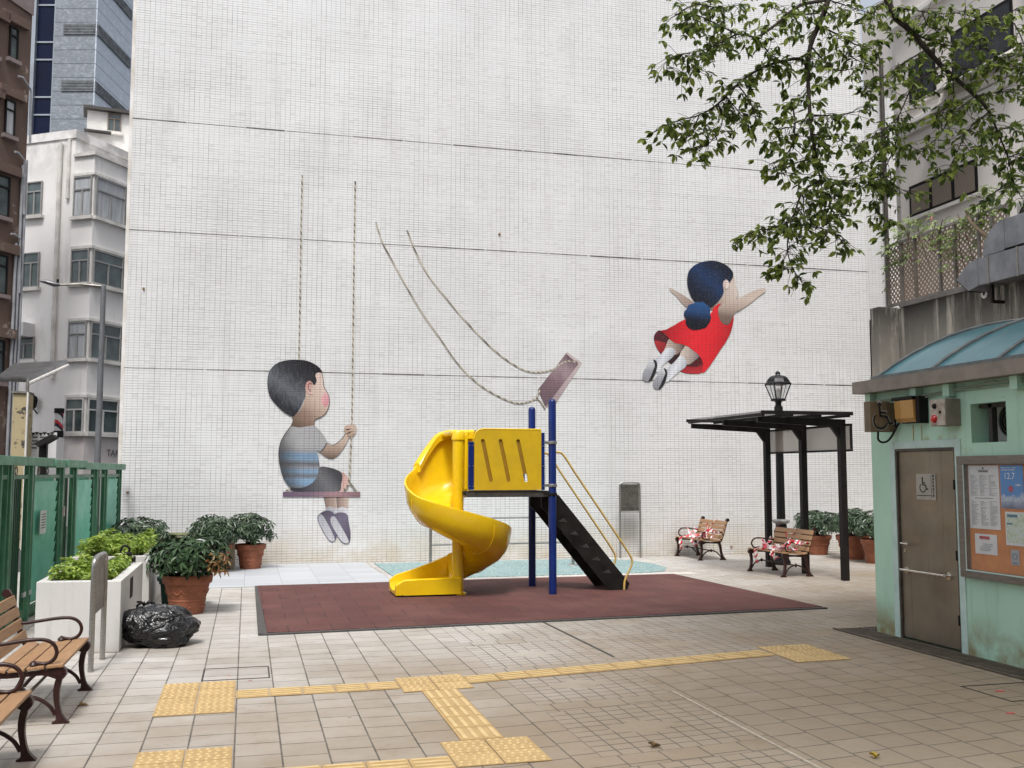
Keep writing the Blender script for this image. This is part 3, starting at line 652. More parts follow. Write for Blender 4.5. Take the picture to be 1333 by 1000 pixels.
for yy in (14.515, 15.64):
    MB().box(3.145, 3.228, yy, yy + .03, 1.57, 2.275).build('panel_strip', M_blu, sl_, bevel=.004)
    MB().box(4.268, 4.315, yy - .005, yy + .03, 1.56, 2.42).build('panel_strip', M_blu, sl_, bevel=.004)
mb = MB()
for zz in (1.62, 1.92, 2.22):
    for xx, yy in ((3.16, 14.505), (3.215, 14.505), (4.29, 14.50)): MB().cyl((xx, yy, zz), (xx, yy + .012, zz), .008, n=8).build('bolt', M_zinc, sl_)
# ladder
for yy in (14.74, 15.38):
    MB().prism([(4.33, yy, 1.484), (4.60, yy, 1.484), (5.74, yy, .12), (5.70, yy, .026), (5.40, yy, .026), (4.46, yy, 1.17), (4.33, yy, 1.30)], (0, .035, 0)).build('stringer', M_blk2, sl_)
for k in range(6):
    t = (k + .6) / 6.4; x = 4.46 + (5.60 - 4.46) * t; z = 1.38 - (1.38 - .05) * t
    MB().box(x - .07, x + .09, 14.776, 15.379, z - .002, z + .02).build('tread', M_dkm, sl_)
mb = MB()
for k in range(5):
    t = (k + .9) / 6.2; x = 4.50 + (5.60 - 4.50) * t; z = 1.28 - (1.28 - .06) * t
    mb.prism([(x - .07, 14.736, z - .02), (x + .08, 14.736, z - .035), (x + .03, 14.736, z + .03)], (0, .006, 0))
mb.build('tread_bracket', surf('worn_steel', (.07, .065, .06), (.03, .03, .028), 20, .6, .4), sl_)
M_hr = surf('handrail_yellow', (.62, .42, .10), (.45, .32, .12), 8, .45)
for yy in (14.72, 15.44):
    MB().tube(catmull([(4.46, yy, 2.10), (4.58, yy, 2.13), (4.68, yy, 2.08), (4.9, yy, 1.76), (5.4, yy, 1.05), (5.70, yy, .62), (5.775, yy, .47), (5.75, yy, .36), (5.66, yy, .18), (5.64, yy, .03)], 5), .017, 10).build('handrail', M_hr, sl_, smooth=True)
# ================================================================ BENCHES
M_wood = None
def wood(name, a, b):
    m = Mat(name, .5); x, y, z = m.xyz(True)
    n = m.noise(3.0, 6, .65, vec=m.vec(x * 14.0, y * 1.2, z * 14.0)); n2 = m.noise(1.5, 3, obj=True)
    c = m.mix(n.rng(.35, .65), a, b); c = m.mix(n2.rng(.5, .75, 0, .5), c, tuple(k * .6 for k in a)); m.base(c); m.bump(n, .0015, .4); return m.m
M_wood = wood('bench_wood', (.40, .235, .12), (.30, .165, .08))
M_iron = surf('cast_iron_maroon', (.040, .014, .012), (.020, .008, .007), 12, .38, .0, bump=.0015, bscale=60, spec=.35)
def bench(label, group):
    t = thing('park_bench', label, 'bench', group=group)
    def slat(mb, c, dv, w, th=.024, L=.62):
        dv = Vector((dv[0], 0, dv[1])).normalized(); n = Vector((-dv.z, 0, dv.x))
        mb.obox((c[0], 0, c[1]), dv * w / 2, (0, L, 0), n * th / 2)
    seat = MB()
    for c, d, w in (((.235, .418), (1, .06), .115), ((.105, .408), (1, .08), .115), ((-.022, .398), (1, .06), .11), ((-.135, .402), (1, -.25), .085)): slat(seat, c, d, w)
    seat.build('seat', M_wood, t, bevel=.005)
    back = MB()
    for k, (cx, cz) in enumerate(((-.205, .475), (-.240, .572), (-.272, .668), (-.300, .762))): slat(back, (cx, cz), (-.30, 1), .082)
    back.build('backrest', M_wood, t, bevel=.005)
    for s in (-1, 1):
        y = s * .575; w = .022
        def plate(pts, n=5, closed=True): return [(p.x, y - w, p.z) for p in catmull([(a, 0, b) for a, b in pts], n, closed)]
        mb = MB()  # seat rail with scroll front and back post
        mb.prism(plate([(.285, .375), (.31, .355), (.285, .325), (.24, .325), (.15, .352), (.0, .345), (-.12, .342), (-.19, .375), (-.235, .45), (-.28, .58), (-.33, .74), (-.355, .83), (-.33, .845), (-.305, .80), (-.27, .68), (-.225, .53), (-.175, .425), (-.11, .385), (.0, .378), (.15, .388), (.24, .40)], 3), (0, 2 * w, 0))
        mb.cyl((.265, y - .03, .365), (.265, y + .03, .365), .048, n=20).cyl((.265, y - .036, .365), (.265, y + .036, .365), .020, n=12)
        mb.cyl((-.352, y - .028, .825), (-.352, y + .028, .825), .034, n=16)
        for k in range(8):
            a = k * math.pi / 4; c_, s_ = math.cos(a), math.sin(a)
            for sg in (-1, 1): mb.obox((.265 + .032 * c_, y + sg * .031, .365 + .032 * s_), (.013 * c_, 0, .013 * s_), (0, .003, 0), (-.0035 * s_, 0, .0035 * c_))
        mb.build('side_frame', M_iron, t, smooth=True)
        MB().prism(plate([(.245, .33), (.282, .33), (.270, .24), (.272, .15), (.295, .06), (.335, .012), (.335, 0), (.24, 0), (.225, .012), (.250, .03), (.245, .10), (.232, .17), (.228, .25)], 4), (0, 2 * w, 0)).build('leg', M_iron, t, smooth=True)
        MB().prism(plate([(-.17, .36), (-.135, .35), (-.155, .26), (-.170, .16), (-.200, .07), (-.175, .02), (-.19, 0), (-.295, 0), (-.30, .012), (-.262, .05), (-.225, .12), (-.205, .2), (-.195, .28)], 4), (0, 2 * w, 0)).build('leg', M_iron, t, smooth=True)
        arch = MB().tube(catmull([(.245, y, .06), (.20, y, .13), (.12, y, .185), (.035, y, .20), (-.05, y, .185), (-.13, y, .13), (-.19, y, .06)], 5), .014, 8)
        arch.lathe([(.005, -.035), (.028, -.012), (.028, .012), (.005, .035)], (.035, y, .20), 10)
        arch.build('arch_brace', M_iron, t, smooth=True)
        arm = MB().tube(catmull([(-.275, y, .60), (-.22, y, .575), (-.12, y, .585), (.04, y, .605), (.15, y, .605), (.215, y, .57), (.238, y, .51), (.215, y, .455), (.16, y, .432), (.10, y, .44)], 6), .014, 10)
        arm.lathe([(.004, 0), (.034, .012), (.026, .03), (.004, .045)], (.085, y, .415), 10)
        arm.build('armrest', M_iron, t, smooth=True)
    MB().tube([(.035, -.575, .20), (.035, .575, .20)], .012, 8).build('stretcher', M_iron, t, smooth=True)
    return t
b0 = bench('brown slatted park bench by the steel hoop barrier, fully in view on the left', 'park benches')
b0.location = (-1.56, 8.71, 0)
def mk(lbl, loc, rz):
    c = copy_tree(b0); c['label'] = lbl; c.location = loc; c.rotation_euler = (0, 0, rz); return c
mk('nearest park bench, cut off by the bottom left corner of the photo', (-1.60, 6.58, 0), 0)
bA = mk('park bench wrapped in red and white tape, alone against the tiled wall', (9.42, 20.02, 0), math.pi + .01)
bB = mk('park bench wrapped in red and white tape standing under the black shelter', (9.36, 16.58, 0), math.pi + .03)
# barrier tape
def tape_mat():
    m = Mat('barrier_tape', .35); x, y, z = m.xyz(True)
    u = ((x + z * .6) * 9.0 + y * 8.0 + m.noise(2.5, 2, obj=True) * 3.0).frac()
    m.base(m.ramp(u, [(0, (.78, .72, .72)), (.5, (.78, .72, .72)), (.56, (.62, .02, .04)), (.95, (.62, .02, .04)), (1, (.78, .72, .72))])); return m.m
M_tape = tape_mat()
def tape(bench_o, label, seed):
    rr = random.Random(seed); cx, cy = bench_o.location.x, bench_o.location.y
    o = thing('barrier_tape', label, 'tape', (cx, cy, .42), bench_o.rotation_euler.z, 'red and white tape wound on the benches')
    def strand(pts, w=.075):
        P = catmull(pts, 6); wv = []
        for i in range(len(P)):
            a = rr.uniform(-.5, .5) + i * .25; wv.append((math.cos(a) * .8 + .3, .25 * math.sin(a * 1.7), .9 * math.sin(a) * .7))
        P = [p + Vector((rr.uniform(-.01, .01), rr.uniform(-.01, .01), rr.uniform(0, .018))) for p in P]
        mb = MB(); mb.open = True; mb.ribbon(P, w, wv)
        ob = mb.build('tape_strand', M_tape, o); sm = ob.modifiers.new('s', 'SOLIDIFY'); sm.thickness = .002
    # local frame: x toward the seat front, z above the seat (0 = .42 m)
    strand([(-.31, -.25, .30), (-.24, -.1, .16), (-.10, .02, .05), (.12, .12, .02), (.28, .22, .01), (.30, .25, -.10), (.20, .27, -.12)])
    strand([(.20, .58, .12), (.10, .42, .05), (.02, .2, .04), (.0, -.1, .035), (.05, -.35, .05), (.02, -.56, .17)])
    strand([(.24, .56, .10), (.2, .3, .02), (.14, .0, .02), (.1, -.3, .03), (-.1, -.52, .10), (-.2, -.60, .17)], .09)
    strand([(-.33, .1, .38), (-.27, .0, .22), (-.12, -.12, .06), (.1, -.2, .02), (.29, -.3, .01), (.31, -.32, -.2), (.22, -.36, -.25)])
    strand([(.05, .61, .19), (-.05, .5, .08), (-.1, .3, .03), (.05, .1, .05), (.22, -.05, .03), (.3, -.1, .0)])
    strand([(-.2, .60, .16), (-.05, .62, .16), (.12, .6, .2), (.2, .55, .12), (.25, .4, .03)])
    for k in range(3):
        a = rr.uniform(-.4, .4); strand([(rr.uniform(-.1, .2), a, .03), (rr.uniform(0, .2), a + .1, .09), (rr.uniform(0, .25), a + .22, .04)], .07)
    return o
tape(bA, 'tangled red and white barrier tape on the lone distant bench by the tiled wall', 1)
tape(bB, 'tangled red and white barrier tape on the bench under the black shelter', 2)

# ================================================================ STEEL FURNITURE
M_ss = surf('brushed_steel', (.42, .41, .39), (.30, .29, .27), 8, .33, .85, stretch=(1, 1, 12))
M_ssd = surf('steel_dull', (.30, .28, .25), (.20, .19, .17), 6, .45, .7)
h = thing('steel_barrier', 'stainless steel hoop barrier beside the first white planter', 'barrier', (-1.34, 10.42, 0), world=True)
MB().tube(catmull([(-1.35, 10.11, 0), (-1.35, 10.11, .3), (-1.35, 10.11, .6), (-1.35, 10.12, .95), (-1.347, 10.17, 1.02), (-1.343, 10.28, 1.035), (-1.337, 10.56, 1.035), (-1.332, 10.67, 1.02), (-1.33, 10.73, .95), (-1.33, 10.73, .5), (-1.33, 10.73, 0)], 4), .026, 14).build('hoop', M_ss, h, smooth=True)
MB().box(-1.350, -1.330, 10.135, 10.705, .52, 1.01).build('infill_plate', M_ssd, h)
# exercise rack
rk = thing('steel_rail_rack', 'low stainless steel exercise rail behind the slide on the blue surface', 'rack', (4.8, 19, .014), world=True)
for xx in (3.39, 6.22):
    MB().cyl((xx, 19, .013), (xx, 19, 1.02), .030).cyl((xx, 19, .013), (xx, 19, .03), .11, .09, 20).build('post', M_ss, rk, smooth=True)
for zz in (.46, .95): MB().cyl((3.40, 19, zz), (6.21, 19, zz), .019, n=10).build('rail', M_ss, rk, smooth=True)
# notice plate by the wall
nb = thing('information_sign', 'dark grey engraved notice plate on two steel legs standing against the tiled wall', 'sign', (7.98, 20.4, 0), world=True)
for xx in (7.74, 8.20): MB().cyl((xx, 20.4, 0), (xx, 20.4, 1.02 if 1 else 0), .022).build('leg', M_ss, nb, smooth=True)
MB().tube(catmull([(7.74, 20.4, .9), (7.74, 20.4, 1.5), (7.76, 20.4, 1.575), (7.83, 20.4, 1.60), (8.11, 20.4, 1.60), (8.18, 20.4, 1.575), (8.20, 20.4, 1.5), (8.20, 20.4, .9)], 4), .020, 10).cyl((7.74, 20.4, .98), (8.20, 20.4, .98), .016).build('frame', M_ss, nb, smooth=True)
m = Mat('engraved_plate', .45, .5); x, y, z = m.xyz()
ln = (z * 42.0).frac().lt(.35) * m.noise(60, 2, vec=m.vec(x * 1.0, z * .3, 0.)).gt(.48) * z.gt(1.08) * z.lt(1.50)
m.base(m.mix(ln * .6, m.mix(m.noise(9, 4).rng(.4, .7), (.12, .115, .10), (.075, .07, .065)), (.26, .25, .22)))
MB().box(7.765, 8.175, 20.39, 20.41, 1.0, 1.57).build('plate', m.m, nb, bevel=.004)

# ================================================================ SHELTER
M_bk = surf('black_powdercoat', (.008, .007, .007), (.014, .012, .011), 6, .55, bump=.001, spec=.22)
sh_ = thing('garden_shelter', 'black steel cantilever shelter with three posts and flat glazed roof over a bench', 'shelter', (9.83, 16.5, 0), world=True)
for yy in (17.82, 16.50, 15.25):
    MB().box(9.775, 9.885, yy - .055, yy + .055, 0, 2.60).build('post', M_bk, sh_, bevel=.006)
    MB().prism([(9.80, yy - .03, 2.42), (9.90, yy - .03, 2.60), (9.90, yy - .03, 2.73), (8.24, yy - .03, 2.755), (8.24, yy - .03, 2.665), (9.62, yy - .03, 2.60), (9.775, yy - .03, 2.40)], (0, .06, 0)).build('beam', M_bk, sh_)
for xx in (8.27, 8.80, 9.33, 9.88): MB().box(xx - .025, xx + .025, 15.08, 17.98, 2.762, 2.812).build('purlin', M_bk, sh_)
for yy in (15.06, 18.0): MB().box(8.22, 9.94, yy - .015, yy + .015, 2.79, 2.85).build('edge_trim', M_bk, sh_)
M_gl = glassmat('tinted_glazing', (.12, .12, .12), .15, .45)
MB().box(8.24, 9.93, 15.08, 17.98, 2.836, 2.846).build('roof_glazing', M_gl, sh_)
M_gl2 = glassmat('dusty_glazing', (.40, .34, .28), .3, .55)
MB().box(9.925, 9.933, 15.12, 17.95, 2.22, 2.62).build('side_glazing', M_gl2, sh_)
for zz in (2.20, 2.635): MB().box(9.90, 9.955, 15.10, 17.97, zz - .018, zz + .018).build('side_rail', M_bk, sh_)
for yy in (15.11, 17.96): MB().box(9.91, 9.95, yy - .012, yy + .012, 2.22, 2.62).build('side_rail', M_bk, sh_)

# ================================================================ LAMP POST
lp = thing('lamp_post', 'black old fashioned lamp post with a glass lantern behind the shelter', 'lamp post', (10.32, 18.2, 0), world=True)
L0 = (10.32, 18.2, 0)
M_lk = surf('black_lamp_paint', (.006, .006, .008), (.014, .014, .016), 6, .4, spec=.3)
MB().lathe([(.17, 0), (.17, .06), (.145, .10), (.135, .16), (.135, .60), (.145, .62), (.145, .66), (.115, .72), (.105, .80)], L0, 28).build('base', M_lk, lp, smooth=True)
MB().lathe([(.105, .80), (.16, .83), (.175, .86), (.165, .885), (.10, .90)], L0, 28).build('collar', surf('silver_paint', (.42, .41, .40), (.25, .24, .23), 12, .45, .3), lp, smooth=True)
MB().lathe([(.085, .90), (.082, 1.5), (.075, 2.6), (.068, 3.02), (.085, 3.04), (.085, 3.14), (.062, 3.16), (.058, 3.22), (.075, 3.24), (.075, 3.27)], L0, 24).build('pole', M_lk, lp, smooth=True)
lan = sub(MB().lathe([(.13, 3.25), (.15, 3.26), (.15, 3.285), (.10, 3.29)], L0, 24).build('lantern', M_lk, lp, smooth=True))
mb = MB(); g4 = MB()
zb, zt, rb, rt = 3.29, 3.60, .095, .185
cn = [(-1, -1), (1, -1), (1, 1), (-1, 1)]
for i in range(4):
    a = Vector((L0[0] + cn[i][0] * rb, L0[1] + cn[i][1] * rb, zb)); b = Vector((L0[0] + cn[i][0] * rt, L0[1] + cn[i][1] * rt, zt))
    a2 = Vector((L0[0] + cn[(i + 1) % 4][0] * rb, L0[1] + cn[(i + 1) % 4][1] * rb, zb)); b2 = Vector((L0[0] + cn[(i + 1) % 4][0] * rt, L0[1] + cn[(i + 1) % 4][1] * rt, zt))
    mb.cyl(a, b, .012, n=8); mb.cyl((a + a2) / 2, (b + b2) / 2, .007, n=6); mb.cyl(b, b2, .016, n=8); mb.cyl(a, a2, .014, n=8)
    g4.quad(a * 1.0, a2, b2, b)
mb.build('lantern_bars', M_lk, lan)
g4.open = True; g4.build('lantern_glass', glassmat('lantern_glass', (.75, .77, .76), .05, .22), lan)
MB().lathe([(.03, 3.30), (.045, 3.34), (.045, 3.46), (.03, 3.50)], L0, 16).build('bulb', surf('bulb_white', (.7, .68, .6), None, 5, .3), lan, smooth=True)
MB().lathe([(.255, 3.60), (.265, 3.612), (.245, 3.63), (.21, 3.70), (.165, 3.745), (.11, 3.765), (.06, 3.775), (.045, 3.80), (.055, 3.825), (.03, 3.85), (.005, 3.865)], L0, 8).build('lantern_cap', M_lk, lan)
# left street lamp behind the gate
s1 = thing('street_lamp', 'tall grey street lamp with a thin arm in front of the old white building', 'street lamp', (-3.25, 25.0, -.01), world=True)
pT = onY(135, 372, 25.0); pB = onY(127, 600, 25.0)
MB().tube([(pT.x, 25, 0), (pT.x, 25, 3), (pT.x, 25, pT.z)], [.075, .07, .055], 14).build('pole', surf('lamp_grey', (.17, .175, .185), (.12, .125, .13), 5, .5, .3), s1, smooth=True)
a0, a1 = onY(132, 373, 25), onY(78, 371, 25)
MB().tube([(pT.x, 25, a0.z), ((a0.x + a1.x) / 2, 25, a0.z + .03), (a1.x, 25, a1.z)], [.03, .028, .025], 10).build('arm', M_ssd, s1, smooth=True)
hd = onY(52, 366, 25)
MB().tube([(a1.x, 25, a1.z), (a1.x - .12, 25, a1.z + .01), (a1.x - .3, 25, a1.z + .06), (hd.x, 25, hd.z)], [.03, .06, .05, .02], 12, flat=1.6).build('lamp_head', surf('lamp_head', (.2, .2, .21), None, 5, .4, .5), s1, smooth=True)
MB().cyl((a1.x - .05, 25, a1.z + .03), (a1.x - .05, 25, a1.z + .13), .03).build('sensor', M_bk, s1)
# ================================================================ TOILET BLOCK
def stained_green():
    m = Mat('mint_paint', .5); x, y, z = m.xyz()
    c = m.mix(m.noise(1.6, 5).rng(.35, .7), (.44, .67, .53), (.38, .60, .47))
    run = m.noise(1.0, 5, .65, vec=m.vec(x * 4, y * 7.0, z * .5))
    c = m.mix(run.rng(.56, .75, 0, .4), c, (.19, .30, .21))
    low = z.rng(0, .5, 1, 0, True) * m.noise(3.5, 5, .6).rng(.36, .60)
    c = m.mix(low * .9, c, (.22, .15, .05)); c = m.mix(m.noise(6, 6, .8).rng(.66, .7, 0, .6), c, (.42, .50, .42)); c = m.mix(m.noise(9, 3, .8).rng(.70, .73, 0, .7), c, (.16, .20, .15))
    rust = m.noise(2.6, 4, .6).rng(.6, .72) * z.rng(1.9, 2.15) * z.rng(2.3, 2.2)
    c = m.mix(rust * .7, c, (.32, .26, .08))
    m.base(c); m.bump(m.noise(14, 4), .004, .5); return m.m
M_mint = stained_green()
M_pale_mint = surf('pale_door_trim', (.52, .66, .62), (.40, .54, .50), 5, .5, bump=.002, obj=False)
tb = thing('toilet_block', 'small mint green toilet block with a steel door and a vaulted blue roof', 'building', (7.02, 7.5, 0), world=True)
# front wall as pieces around the door (Y 8.85-9.84) and the opening (Y 8.11-8.60, z 2.12-2.51)
X0, X1, T = 7.02, 12.3, .22
mb = MB()
mb.box(X0, X0 + T, 9.84, 10.28, 0, 2.76).box(X0, X0 + T, 8.85, 9.84, 2.085, 2.76).box(X0, X0 + T, 8.60, 8.85, 0, 2.76).box(X0, X0 + T, 8.11, 8.60, 0, 2.12).box(X0, X0 + T, 8.11, 8.60, 2.51, 2.76).box(X0, X0 + T, 2.5, 8.11, 0, 2.76)
mb.box(X0 + T, X1, 10.06, 10.28, 0, 2.76).box(X1, X1 + T, 2.5, 10.28, 0, 2.76).box(X0 + T, X1, 2.5, 2.7, 0, 2.76)
mb.build('wall', M_mint, tb)
M_dkg = surf('dark_green_reveal', (.05, .11, .07), (.03, .07, .05), 4, .6)
MB().box(X0 + T, X0 + 1.2, 8.62, 8.66, 1.9, 2.7).box(X0 + T, X0 + 1.25, 7.9, 8.62, 2.06, 2.10).box(X0 + T, X0 + 1.2, 7.8, 7.85, 1.9, 2.7).box(X0 + 1.2, X0 + 1.24, 7.8, 8.66, 1.9, 2.7).build('reveal', M_dkg, tb)
MB().box(X0 + .10, X0 + .16, 8.42, 8.47, 2.12, 2.51).box(X0 + .10, X0 + .16, 8.11, 8.60, 2.47, 2.51).build('opening_frame', M_dkm, tb)
M_gut0 = surf('door_blank', (.3, .3, .3))
dr = sub(MB().box(X0 + .02, X0 + .06, 8.88, 9.81, .03, 2.055).build('door', M_gut0, tb, bevel=.004))
m = Mat('door_steel', .38, .75); x, y, z = m.xyz()
c = m.mix(m.noise(2.0, 4).rng(.35, .7), (.31, .27, .21), (.23, .195, .155))
rn = m.noise(1.0, 5, .6, vec=m.vec(x, y * 16.0, z * .5)); c = m.mix(rn.rng(.58, .72, 0, .6), c, (.08, .06, .045))
c = m.mix(m.noise(5, 5, .7).rng(.6, .75, 0, .4), c, (.34, .28, .16)); m.base(c); m.rough(m.noise(3, 4).rng(.3, .7, .3, .55)); m.bump(m.noise(3, 2), .01, .3)
dr.data.materials.clear(); dr.data.materials.append(m.m)
MB().box(X0 - .012, X0 + .05, 9.84, 9.93, 0, 2.17).box(X0 - .012, X0 + .05, 8.76, 8.85, 0, 2.17).box(X0 - .012, X0 + .05, 8.851, 9.839, 2.085, 2.17).build('door_frame', M_pale_mint, tb, bevel=.004)
MB().box(X0 - .004, X0 + .04, 8.851, 8.875, .01, 2.084).box(X0 - .004, X0 + .04, 9.815, 9.839, .01, 2.084).box(X0 - .004, X0 + .04, 8.876, 9.814, 2.058, 2.084).build('door_frame', surf('door_jamb', (.12, .10, .085), (.07, .06, .05), 9, .5, .4), tb)
MB().tube(catmull([(X0 + .02, 9.72, .76), (X0 - .05, 9.72, .765), (X0 - .06, 9.68, .765), (X0 - .06, 9.07, .765), (X0 - .05, 9.03, .765), (X0 + .02, 9.03, .76)], 4), .015, 10).cyl((X0 + .019, 9.72, .76), (X0 + .008, 9.72, .76), .04, n=16).cyl((X0 + .019, 9.03, .76), (X0 + .008, 9.03, .76), .04, n=16).build('grab_bar', surf('bright_steel', (.72, .70, .66), (.5, .48, .44), 15, .22, .9), dr, smooth=True)
MB().cyl((X0 + .02, 9.74, 1.05), (X0 - .03, 9.74, 1.05), .014, n=10).tube([(X0 - .03, 9.75, 1.05), (X0 - .032, 9.62, 1.046)], .012, 8).cyl((X0 + .02, 9.74, .97), (X0 + .01, 9.74, .97), .02, n=12).build('handle', bpy.data.materials['bright_steel'], dr, smooth=True)
mb = MB()
for zz in (.33, .98, 1.70): mb.cyl((X0 - .005, 8.878, zz - .05), (X0 - .005, 8.878, zz + .05), .011, n=8)
mb.build('hinge', M_bk, dr)
def text(name, body, mat, loc, rot, size, parent, ext=.001, align='CENTER', sx=1.0):
    cu = bpy.data.curves.new(name, 'FONT'); cu.body = body; cu.size = size; cu.align_x = align; cu.align_y = 'CENTER'; cu.extrude = ext
    cu.resolution_u = 3
    ob = bpy.data.objects.new(name + '_tmp', cu); COL.objects.link(ob)
    dg = bpy.context.evaluated_depsgraph_get(); me = bpy.data.meshes.new_from_object(ob.evaluated_get(dg)); bpy.data.objects.remove(ob)
    M4 = Matrix.Translation(loc) @ rot.to_4x4() @ Matrix.Diagonal((sx, 1, 1, 1)); me.transform(M4)
    if parent is not None and parent.get('_w'): me.transform(Matrix.Translation(-Vector(parent['_o'])))
    me.materials.clear(); me.materials.append(mat); me.name = name
    o = bpy.data.objects.new(name, me); COL.objects.link(o); o.parent = parent; return o
RX = Matrix(((0, 0, -1), (-1, 0, 0), (0, 1, 0)))   # text lying on a wall that faces -X (reads along -Y, up = Z)
RY = Matrix(((1, 0, 0), (0, 0, -1), (0, 1, 0)))    # text on a wall facing -Y
M_ink = surf('ink_black', (.02, .02, .022), (.03, .03, .03), 5, .6)
M_paper = surf('paper', (.68, .68, .68), (.60, .60, .61), 3, .6)
def wheelchair(parent, mat, P, size, name='wheelchair_symbol'):
    """P(u, v) -> world point; u right, v up, in units of size"""
    mb = MB(); w = .045
    def st(pts, ww=w):
        Q = [Vector((a, b, 0)) for a, b in pts]
        for i in range(len(Q) - 1):
            d = (Q[i + 1] - Q[i]); n = Vector((-d.y, d.x, 0)).normalized() * ww; e_ = d.normalized() * ww * .5
            q = [Q[i] - n - e_, Q[i + 1] - n + e_, Q[i + 1] + n + e_, Q[i] + n - e_]
            p4 = [P(k.x * size, k.y * size) for k in q]; off = P(0, 0, .002) - P(0, 0); mb.prism(p4, off)
    c = [(-.06 + .07 * math.cos(k * math.pi / 5), .38 + .07 * math.sin(k * math.pi / 5)) for k in range(10)]
    mb.prism([P(a * size, b * size) for a, b in c], P(0, 0, .002) - P(0, 0))
    st([(-.06, .30), (-.04, .02)], .04); st([(-.05, .13), (.16, .13)], .03); st([(-.04, .02), (.18, .0)], .035); st([(.18, .0), (.30, -.24)], .035); st([(.30, -.24), (.40, -.20)], .03)
    arc = [(-.04 + .25 * math.cos(a), -.14 + .25 * math.sin(a)) for a in [R(135 + k * 17) for k in range(13)]]
    for i in range(12): st([arc[i], arc[i + 1]], .028)
    return mb.build(name, mat, parent)
dsn = sub(MB().box(X0 + .012, X0 + .019, 9.19, 9.51, 1.535, 1.81).build('door_sign', surf('sign_plate', (.40, .385, .35), (.33, .31, .28), 5, .45, .3), dr))
wheelchair(dsn, M_ink, lambda u, v, n=0: Vector((X0 + .0115 - n, 9.39 - u, 1.69 + v)), .19)
M_dsd = M_ink
MB().box(X0 + .0105, X0 + .0115, 9.26, 9.50, 1.575, 1.583).box(X0 + .0105, X0 + .0115, 9.258, 9.262, 1.55, 1.80).build('sign_line', M_ink, dsn)
for k, ch in enumerate('暢通易達洗手間'):
    text('sign_text', ch, M_ink, Vector((X0 + .0105, 9.225, 1.787 - k * .035)), RX, .030, dsn)
# gutter fascia, eaves, roof
M_gut = surf('gutter_brown', (.28, .24, .20), (.20, .17, .145), 4, .5, .2, obj=False)
MB().prism([(6.84, 2.5, 2.735), (6.84, 2.5, 2.875), (6.865, 2.5, 2.875), (6.865, 2.5, 2.76), (7.10, 2.5, 2.76), (7.10, 2.5, 2.735)], (0, 7.84, 0)).box(6.84, 7.35, 10.341, 10.36, 2.735, 2.875).build('gutter', M_gut, tb)
M_bracket = M_mint
for yy in (10.2, 9.38, 8.85, 7.9, 7.0): MB().box(6.93, 7.018, yy - .05, yy + .05, 2.60, 2.733).build('eave_bracket', M_mint, tb, bevel=.004)
MB().box(7.02, 7.26, 2.5, 10.30, 2.761, 2.80).build('eaves_slab', M_mint, tb)
mpc = Mat('blue_polycarbonate', .22); x, y, z = mpc.xyz()
c = mpc.mix(mpc.noise(1.6, 5).rng(.35, .7), (.13, .36, .43), (.09, .28, .34)); c = mpc.mix(mpc.noise(2.2, 5, .7, vec=mpc.vec(x * .6, y * 4.0, z * .6)).rng(.52, .75, 0, .5), c, (.40, .46, .42)); c = mpc.mix(mpc.noise(40, 2).rng(.66, .74, 0, .6), c, (.07, .1, .1)); mpc.base(c); mpc.b.inputs['Coat Weight'].default_value = .1
arc = []
for k in range(21):
    xx = 7.17 + (12.23 - 7.17) * k / 20; arc.append((xx, math.sqrt(max(4.39 ** 2 - (xx - 9.7) ** 2, 0)) - .67))
mb = MB()
for yy0, yy1 in ((2.6, 10.38),):
    vs = [(a, yy0, b) for a, b in arc] + [(a, yy1, b) for a, b in arc] + [(a, yy0, b - .012) for a, b in arc] + [(a, yy1, b - .012) for a, b in arc]
    n = 21; fs = []
    for i in range(n - 1): fs += [(i, i + 1, n + i + 1, n + i), (2 * n + i, 3 * n + i, 3 * n + i + 1, 2 * n + i + 1)]
    fs += [(i, 2 * n + i, 2 * n + i + 1, i + 1) for i in range(n - 1)] + [(n + i, n + i + 1, 3 * n + i + 1, 3 * n + i) for i in range(n - 1)]
    mb.add(vs, fs)
t_ = mpc.nt.nodes.new('ShaderNodeBsdfTranslucent'); t_.inputs[0].default_value = (.55, .78, .82, 1); mm_ = mpc.nt.nodes.new('ShaderNodeMixShader'); mm_.inputs[0].default_value = .4; mpc.nt.links.new(mpc.b.outputs[0], mm_.inputs[1]); mpc.nt.links.new(t_.outputs[0], mm_.inputs[2]); mpc.nt.links.new(mm_.outputs[0], mpc.nt.nodes['Material Output'].inputs[0])
rf = sub(mb.build('vaulted_roof', mpc.m, tb, smooth=True))
M_rib = surf('roof_rib', (.14, .15, .15), (.24, .25, .24), 6, .5, .4)
for yy in (10.385, 9.40, 8.40, 7.40, 6.40, 5.40, 4.4, 3.4):
    MB().tube([(a, yy, b + .012) for a, b in arc], .024, 6).build('roof_rib', M_rib, rf)
MB().prism([(a, 10.30, b - .012) for a, b in arc] + [(12.2, 10.30, 2.801), (7.2, 10.30, 2.801)], (0, .03, 0)).build('gable_end', M_gut, rf)
MB().box(7.10, 7.19, 2.6, 10.38, 2.801, 2.95).build('roof_sill', M_rib, rf)
mb = MB()
mb.tube([(6.99, 10.2, 2.64), (6.99, 9.5, 2.655), (6.99, 6, 2.665)], .009, 6).tube([(6.985, 9.3, 2.62), (6.985, 8.5, 2.69), (6.985, 6, 2.70)], .010, 6)
mb.tube(catmull([(6.97, 10.1, 2.66), (6.93, 9.8, 2.60), (6.95, 9.4, 2.63), (6.98, 8.9, 2.67), (6.98, 8.2, 2.705)], 4), .006, 6).tube([(6.985, 8.1, 2.70), (6.985, 7.8, 2.66), (6.985, 7.4, 2.58), (6.985, 7.0, 2.58)], .009, 6)
